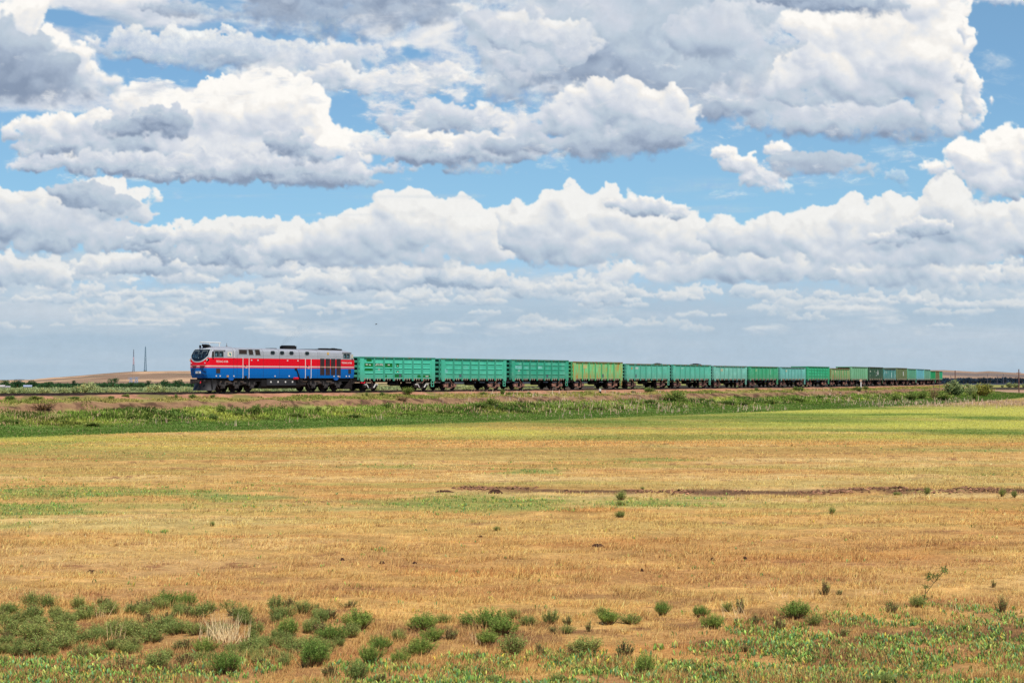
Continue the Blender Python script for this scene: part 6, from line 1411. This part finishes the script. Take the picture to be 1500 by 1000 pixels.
    # ---- lattice masts on the hill
    def mast(px, Y, ybase, ytop, wb, wt, mats, lab, arms=0):
        x = (px-750)/FPX*Y; z0 = zat(x, Y); H = CAM_H-(ytop-HOR)*Y/FPX - z0
        o = empty('lattice_mast', (x, Y, z0)); tag(o, lab, 'mast')
        n = 12; th = .22
        for k, part in enumerate(('mast_base', 'mast_shaft', 'mast_top')):
            mb = MB(); i0, i1 = [0, 4, 8][k], [4, 8, 12][k]
            for i in range(i0, i1):
                za, zb = H*i/n, H*(i+1)/n; wa = wb+(wt-wb)*min(1, (i/n)**.6); wb_ = wb+(wt-wb)*min(1, ((i+1)/n)**.6)
                ca = [(-wa/2, -wa/2, za), (wa/2, -wa/2, za), (wa/2, wa/2, za), (-wa/2, wa/2, za)]; cb = [(-wb_/2, -wb_/2, zb), (wb_/2, -wb_/2, zb), (wb_/2, wb_/2, zb), (-wb_/2, wb_/2, zb)]
                for j in range(4):
                    mb.tube(ca[j], cb[j], th, th, 4); mb.tube(ca[j], cb[(j+1) % 4], th*.55, th*.55, 3); mb.tube(ca[(j+1) % 4], cb[j], th*.55, th*.55, 3); mb.tube(cb[j], cb[(j+1) % 4], th*.55, th*.55, 3)
            mb.build(part, mats[k % len(mats)], o)
        an = MB(); an.tube((0, 0, H), (0, 0, H+2.0), .16, .1, 6); an.build('antenna', mats[0], o)
        if arms:
            eq = MB(); eq.box(-1.5, 1.5, -1.5, 1.5, 0, 2.4); eq.build('base_hut', plain('hut_grey', lin(92, 104, 104), .8), o)
    blue = plain('mast_blue_grey', lin(88, 118, 136), .7); pink = plain('mast_red_white', lin(176, 148, 156), .7); grey = plain('mast_grey', lin(112, 126, 140), .7)
    mast(195.7, 2600, 545.3, 512, 3.4, .7, (grey, pink, grey), 'shorter thin lattice mast with faded red sections on the left hill')
    mast(213, 2600, 545, 508, 4.6, 1.0, (blue, blue, blue), 'taller blue-grey lattice mast on the left hill', 1)
    # ---- electricity pylons and the power line
    py_m = plain('pylon_blue', lin(140, 156, 180), .7)
    def pylon(px, Y, ytop, lab, m=py_m, w_=3.0):
        x = (px-750)/FPX*Y; z0 = zat(x, Y); H = CAM_H-(ytop-HOR)*Y/FPX-z0; o = empty('pylon', (x, Y, z0)); tag(o, lab, 'pylon', 'pylons of the far power line')
        mb = MB()
        for a in (-1, 1):
            for b in (-1, 1): mb.tube((a*w_/2, b*w_/2, 0), (a*.4, b*.4, H), .16, .12, 4)
        for k in range(5):
            z_ = H*k/5; w1 = w_*(1-k/5)+.8*k/5; w2 = w_*(1-(k+1)/5)+.8*(k+1)/5; z2 = H*(k+1)/5
            for b in (-1, 1): mb.tube((-w1/2, b*w1/2, z_), (w2/2, b*w2/2, z2), .09, .09, 3); mb.tube((w1/2, b*w1/2, z_), (-w2/2, b*w2/2, z2), .09, .09, 3)
        mb.build('tower', m, o); ar = MB()
        for z_ in (H*.78, H*.96): ar.tube((-w_*.9, 0, z_), (w_*.9, 0, z_), .13, .13, 4)
        ar.build('crossarm', m, o); return x, Y, z0, H
    p1 = pylon(29, 1500, 555.2, 'grey pylon of the far power line at the far left', plain('pylon_grey', lin(112, 118, 126), .7), 5.5)
    pylon(192, 1300, 552.5, 'faint blue pylon before the left hill, left of a pair', py_m); pylon(200, 1300, 552, 'faint blue pylon before the left hill, right of a pair', py_m)
    for k, (ya, yb, sag) in enumerate(((553.2, 555.6, 1.2), (557.0, 559.0, 1.2))):
        wr = MB(); a = np.array(((-40-750)/FPX*1400, 1400, CAM_H-(ya-HOR)*1400/FPX)); b = np.array((p1[0], p1[1], CAM_H-(yb-HOR)*1500/FPX)); c_ = np.array(((82-750)/FPX*1700, 1700, CAM_H-(yb+1.0-HOR)*1700/FPX))
        for (p, q) in ((a, b), (b, c_)):
            pts = [p+(q-p)*t-np.array((0, 0, sag*4*t*(1-t))) for t in np.linspace(0, 1, 9)]; wr.path(pts, .16, 4)
        o = wr.build('power_cable', plain('cable_dark', lin(84, 100, 116), .7)); tag(o, ['upper', 'lower'][k]+' cable of the far power line running to the grey pylon', 'cable', 'cables of the far power line')
    # ---- wooden poles at the right
    wood = plain('pole_wood', lin(104, 78, 70), .9, 0, .1, .3, 3)
    def pole(px, Y, ybase, ytop, lab, arm=True, rr=.16, m=wood):
        x, y, z = at(px, Y); z0 = min(z, CAM_H-(ybase-HOR)*Y/FPX); H = CAM_H-(ytop-HOR)*Y/FPX; o = empty('utility_pole', (x, y, z)); tag(o, lab, 'pole', 'poles at the right')
        mb = MB(); mb.tube((0, 0, -.5), (0, 0, H-z), rr, rr*.75, 8); mb.build('post', m, o)
        if arm:
            ar = MB(); ar.box(-.75, .75, -.06, .06, H-z-1.15, H-z-1.02); ar.build('crossarm', m, o); ins = MB()
            for xx in (-.65, .65): ins.tube((xx, 0, H-z-1.02), (xx, 0, H-z-.82), .05, .05, 6)
            ins.build('insulators', M_WHITE, o)
    pole(1492.3, 480, 569.5, 540.5, 'tallest dark wooden pole with a crossarm near the right edge', True, .2)
    pole(1399, 520, 556, 542.5, 'thick wooden pole right behind the big round bush', False, .19)
    for (px, yt, lab) in ((1392.5, 549.5, 'thin distant pole between the last wagon and the thick pole'), (1446.3, 547.5, 'thin distant pole left of a pair in the shaded trees'), (1460.5, 548.5, 'thin distant pole in the middle of the shaded trees'), (1469.5, 547, 'thin distant pole just left of the tallest pole')): pole(px, 1150, 557, yt, lab, True, .18, plain('pole_far', lin(96, 88, 92), .9))
    # ---- trackside markers
    def marker(px, off, H, lab, top, w_=.09, m=None):
        x, y = on_bank(px, off); z = zat(x, y)+.02; o = empty('marker_post', (x, y, z), R(-35)); tag(o, lab, 'marker post', 'marker posts by the track')
        mb = MB(); mb.box(-w_, w_, -w_, w_, -.3, H); mb.build('post', m or M_WHITE, o); top(o, H)
    def sign_top(o, H):
        s_ = MB(); s_.poly([(-.32, -.12, H-.05), (.0, -.12, H-.30), (.34, -.12, H-.02), (.02, -.12, H+.28), (-.32, -.09, H-.05), (.0, -.09, H-.30), (.34, -.09, H-.02), (.02, -.09, H+.28)], [(0, 1, 2, 3), (7, 6, 5, 4), (0, 4, 5, 1), (1, 5, 6, 2), (2, 6, 7, 3), (3, 7, 4, 0)]); s_.build('sign', plain('sign_buff', K(224, 190, 160), .7), o)
    def black_base(o, H):
        s_ = MB(); s_.box(-.11, .11, -.11, .11, -.2, H*.45); s_.build('black_band', M_BLACK, o)
    marker(1261, 5.2, 1.75, 'white leaning marker post with a buff diamond sign in front of the sage green wagon', sign_top)
    marker(879, 3.7, .62, 'short white post with a black base beside the ballast below the rust-streaked wagon', black_base, .10)
    marker(1367.5, 9.0, 2.4, 'left one of two thin whitish posts in front of the last wagons', lambda o, H: MB().box(-.03, .03, -.03, .03, H, H+.3).build('cap', M_STEEL, o), .032, M_STEEL)
    marker(1376.0, 8.0, 2.2, 'right one of two thin whitish posts in front of the last wagons', lambda o, H: MB().box(-.03, .03, -.03, .03, H, H+.3).build('cap', M_STEEL, o), .032, M_STEEL)
    # ---- low sheds at the far left
    def shed(px, Y, W, D, H, wall, roof, lab):
        x, y, z = at(px, Y); o = empty('shed', (x, y, z), R(14)); tag(o, lab, 'shed', 'far sheds')
        b = MB(); b.box(-W/2, W/2, -D/2, D/2, -.5, H); b.build('wall', wall, o)
        rf = MB(); rf.prism_x([(-D/2-.4, H+.002), (D/2+.4, H+.002), (0, H+.8)], -W/2-.2, W/2+.2); rf.build('roof', roof, o)
        for k in (-.3, .15): d_ = MB(); d_.box(W*k-.5, W*k+.5, -D/2-.06, -D/2+.05, .5, H*.75); d_.build('window', M_GLASS, o)
    shed(1, 700, 3.6, 4, 1.6, plain('shed_white', K(226, 220, 214), .8), plain('shed_roof_pale', K(206, 196, 190), .7), 'white shed with a pale roof at the left edge behind the track')
    shed(11.5, 720, 2.2, 3, 1.1, plain('shed_grey', K(196, 190, 196), .8), plain('shed_roof_grey', K(170, 160, 166), .7), 'small grey shed just right of the white one')
    shed(41, 700, 3.4, 4, 1.5, plain('shed_bluewhite', K(196, 202, 212), .8), plain('shed_roof_blue', K(168, 178, 196), .7), 'pale shed with a bluish roof under the far trees on the left')
    # ---- bird over the train
    b = MB(); x, Y = (551-750)/FPX*170, 170.0
    zb = CAM_H-(475-HOR)*Y/FPX
    o = empty('bird', (x, Y, zb), R(20)); o.scale = (.6, .6, .6); tag(o, 'small dark bird flying alone in the pale sky above the train', 'bird')
    V = []; nb = 9
    for i in range(nb):
        t = i/(nb-1); rr = .055*math.sin(min(1, t*1.15+.08)*math.pi)**.7 if t < .98 else .006; xx = -.22+.44*t
        V += [(xx, rr*math.cos(a), .02*math.sin(3*t)+rr*math.sin(a)) for a in np.linspace(0, 6.283, 8, endpoint=False)]
    body = MB(); body.poly(V, [(i*8+j, i*8+(j+1) % 8, i*8+8+(j+1) % 8, i*8+8+j) for i in range(nb-1) for j in range(8)])
    for sg in (-1, 1):
        W_ = [(-.06, sg*.03, .02), (.10, sg*.03, .02), (.14, sg*.24, .14), (.02, sg*.26, .14), (.05, sg*.48, .10), (-.04, sg*.44, .10)]
        body.poly(W_, [(0, 1, 2, 3), (3, 2, 4, 5)])
    body.poly([(-.18, .02, .01), (-.18, -.02, .01), (-.36, -.06, .01), (-.36, .06, .01)], [(0, 1, 2, 3)])
    body.build('body', plain('bird_dark', lin(52, 50, 52), .8), o)
    # ---- clods and dung on the field
    cm = plain('dark_clod', lin(74, 52, 42), .95, 0, .05, .4, 12)
    for k, (px, py, w_, h_, lab) in enumerate(((137, 832, 22, 5, 'long dark clod of earth on the dry grass at the left'), (502, 819, 8, 4, 'small dark clod, left of three across the middle of the field'), (560, 824, 10, 4, 'small brown clod, middle of three across the field'), (608, 824, 8, 3, 'flat dark clod, right of three across the field'), (876, 798, 24, 4, 'long dark clod in the dry grass right of centre'), (704, 784, 10, 3, 'flat brown clod in the dry grass near the centre'), (726, 721, 24, 6, 'dark rounded mound of earth on the left end of the ploughed ridge'), (650, 721, 30, 3, 'flat dark streak of earth left of the rounded mound'), (994, 829, 5, 3, 'tiny dark clod in the dry grass right of centre'), (1042, 817, 9, 4, 'grey-brown clod in the dry grass on the right'), (1090, 815, 7, 3, 'brown clod right of the grey-brown one'), (940, 838, 5, 4, 'tiny black clod standing up from the dry grass'))):
        x, y = ground_at(px, py); m = 26; u = np.linspace(0, 6.283, m, endpoint=False); V = [(0, 0, h_*y/FPX*.9)]; rings = 3
        for j in range(1, rings+1):
            for q in u: rr = j/rings; V.append((math.cos(q)*w_*.5*y/FPX*rr*(1+.25*math.sin(3*q+k)), math.sin(q)*.16*rr*(1+.2*math.sin(2*q+k)), h_*y/FPX*(1-rr**1.6)*(1+.35*math.sin(5*q+j+k)) - (.03 if j == rings else 0)))
        F = [(0, 1+i, 1+(i+1) % m) for i in range(m)] + [(1+(j-1)*m+i, 1+j*m+i, 1+j*m+(i+1) % m, 1+(j-1)*m+(i+1) % m) for j in range(1, rings) for i in range(m)]
        b_ = MB(); b_.poly(V, F); o = b_.build('clod', cm, None, None, (x, y, zat(x, y)-.005)); tag(o, lab, 'clod', 'clods on the field')
build_far()
# ---- thin exhaust smoke drifting back from the locomotive
def build_smoke():
    x0, y0, t = track(-10.5); t = NT('smoke'); vs = t.n('VolumePrincipled'); vs.inputs['Color'].default_value = (.16, .16, .17, 1)
    o_ = t.obj(); nz = t.noise(o_, .5, 2, .5); dn = t.math('MULTIPLY', t.ramp(nz, .2, .9), .045); sx = t.n('SeparateXYZ'); t.l(o_, sx.inputs[0]); fade = t.ramp(sx.outputs[0], 7.5, .0)
    t.l(t.math('MULTIPLY', dn, fade), vs.inputs['Density']); t.l(vs.outputs[0], t.out.inputs['Volume'])
    mb = MB(); V = []; n = 14; k = 12
    for i in range(n):
        u = i/(n-1); cx, cz, rr = 6.5*u, 3.4*u**.8, .25+.85*u
        if i in (0, n-1): rr *= .25
        for a in np.linspace(0, 6.283, k, endpoint=False): V.append((cx+.25*rr*math.sin(a), rr*math.cos(a), cz+rr*math.sin(a)*.9))
    mb.poly(V, [(i*k+j, i*k+k+j, i*k+k+(j+1) % k, i*k+(j+1) % k) for i in range(n-1) for j in range(k)]+[tuple(range(k)), tuple(reversed(range((n-1)*k, n*k)))])
    hd = track(-10.5)[2]; o = mb.build('smoke', t.m, None, None, (float(x0), float(y0), RAIL_Z+4.8)); o.rotation_euler = (0, 0, math.atan2(math.cos(hd), math.sin(hd)))
    tag(o, 'thin grey exhaust smoke drifting back above the locomotive', 'smoke', kind='stuff')
build_smoke()
# lettering becomes plain mesh
dg = bpy.context.evaluated_depsgraph_get()
for o in [o for o in SC.objects if o.type == 'FONT']:
    me = bpy.data.meshes.new_from_object(o.evaluated_get(dg)); n_ = link('tmp_lettering', me, o.parent); n_.matrix_local = o.matrix_local.copy()
    nm = o.name.split('.')[0]; bpy.data.objects.remove(o); n_.name = nm
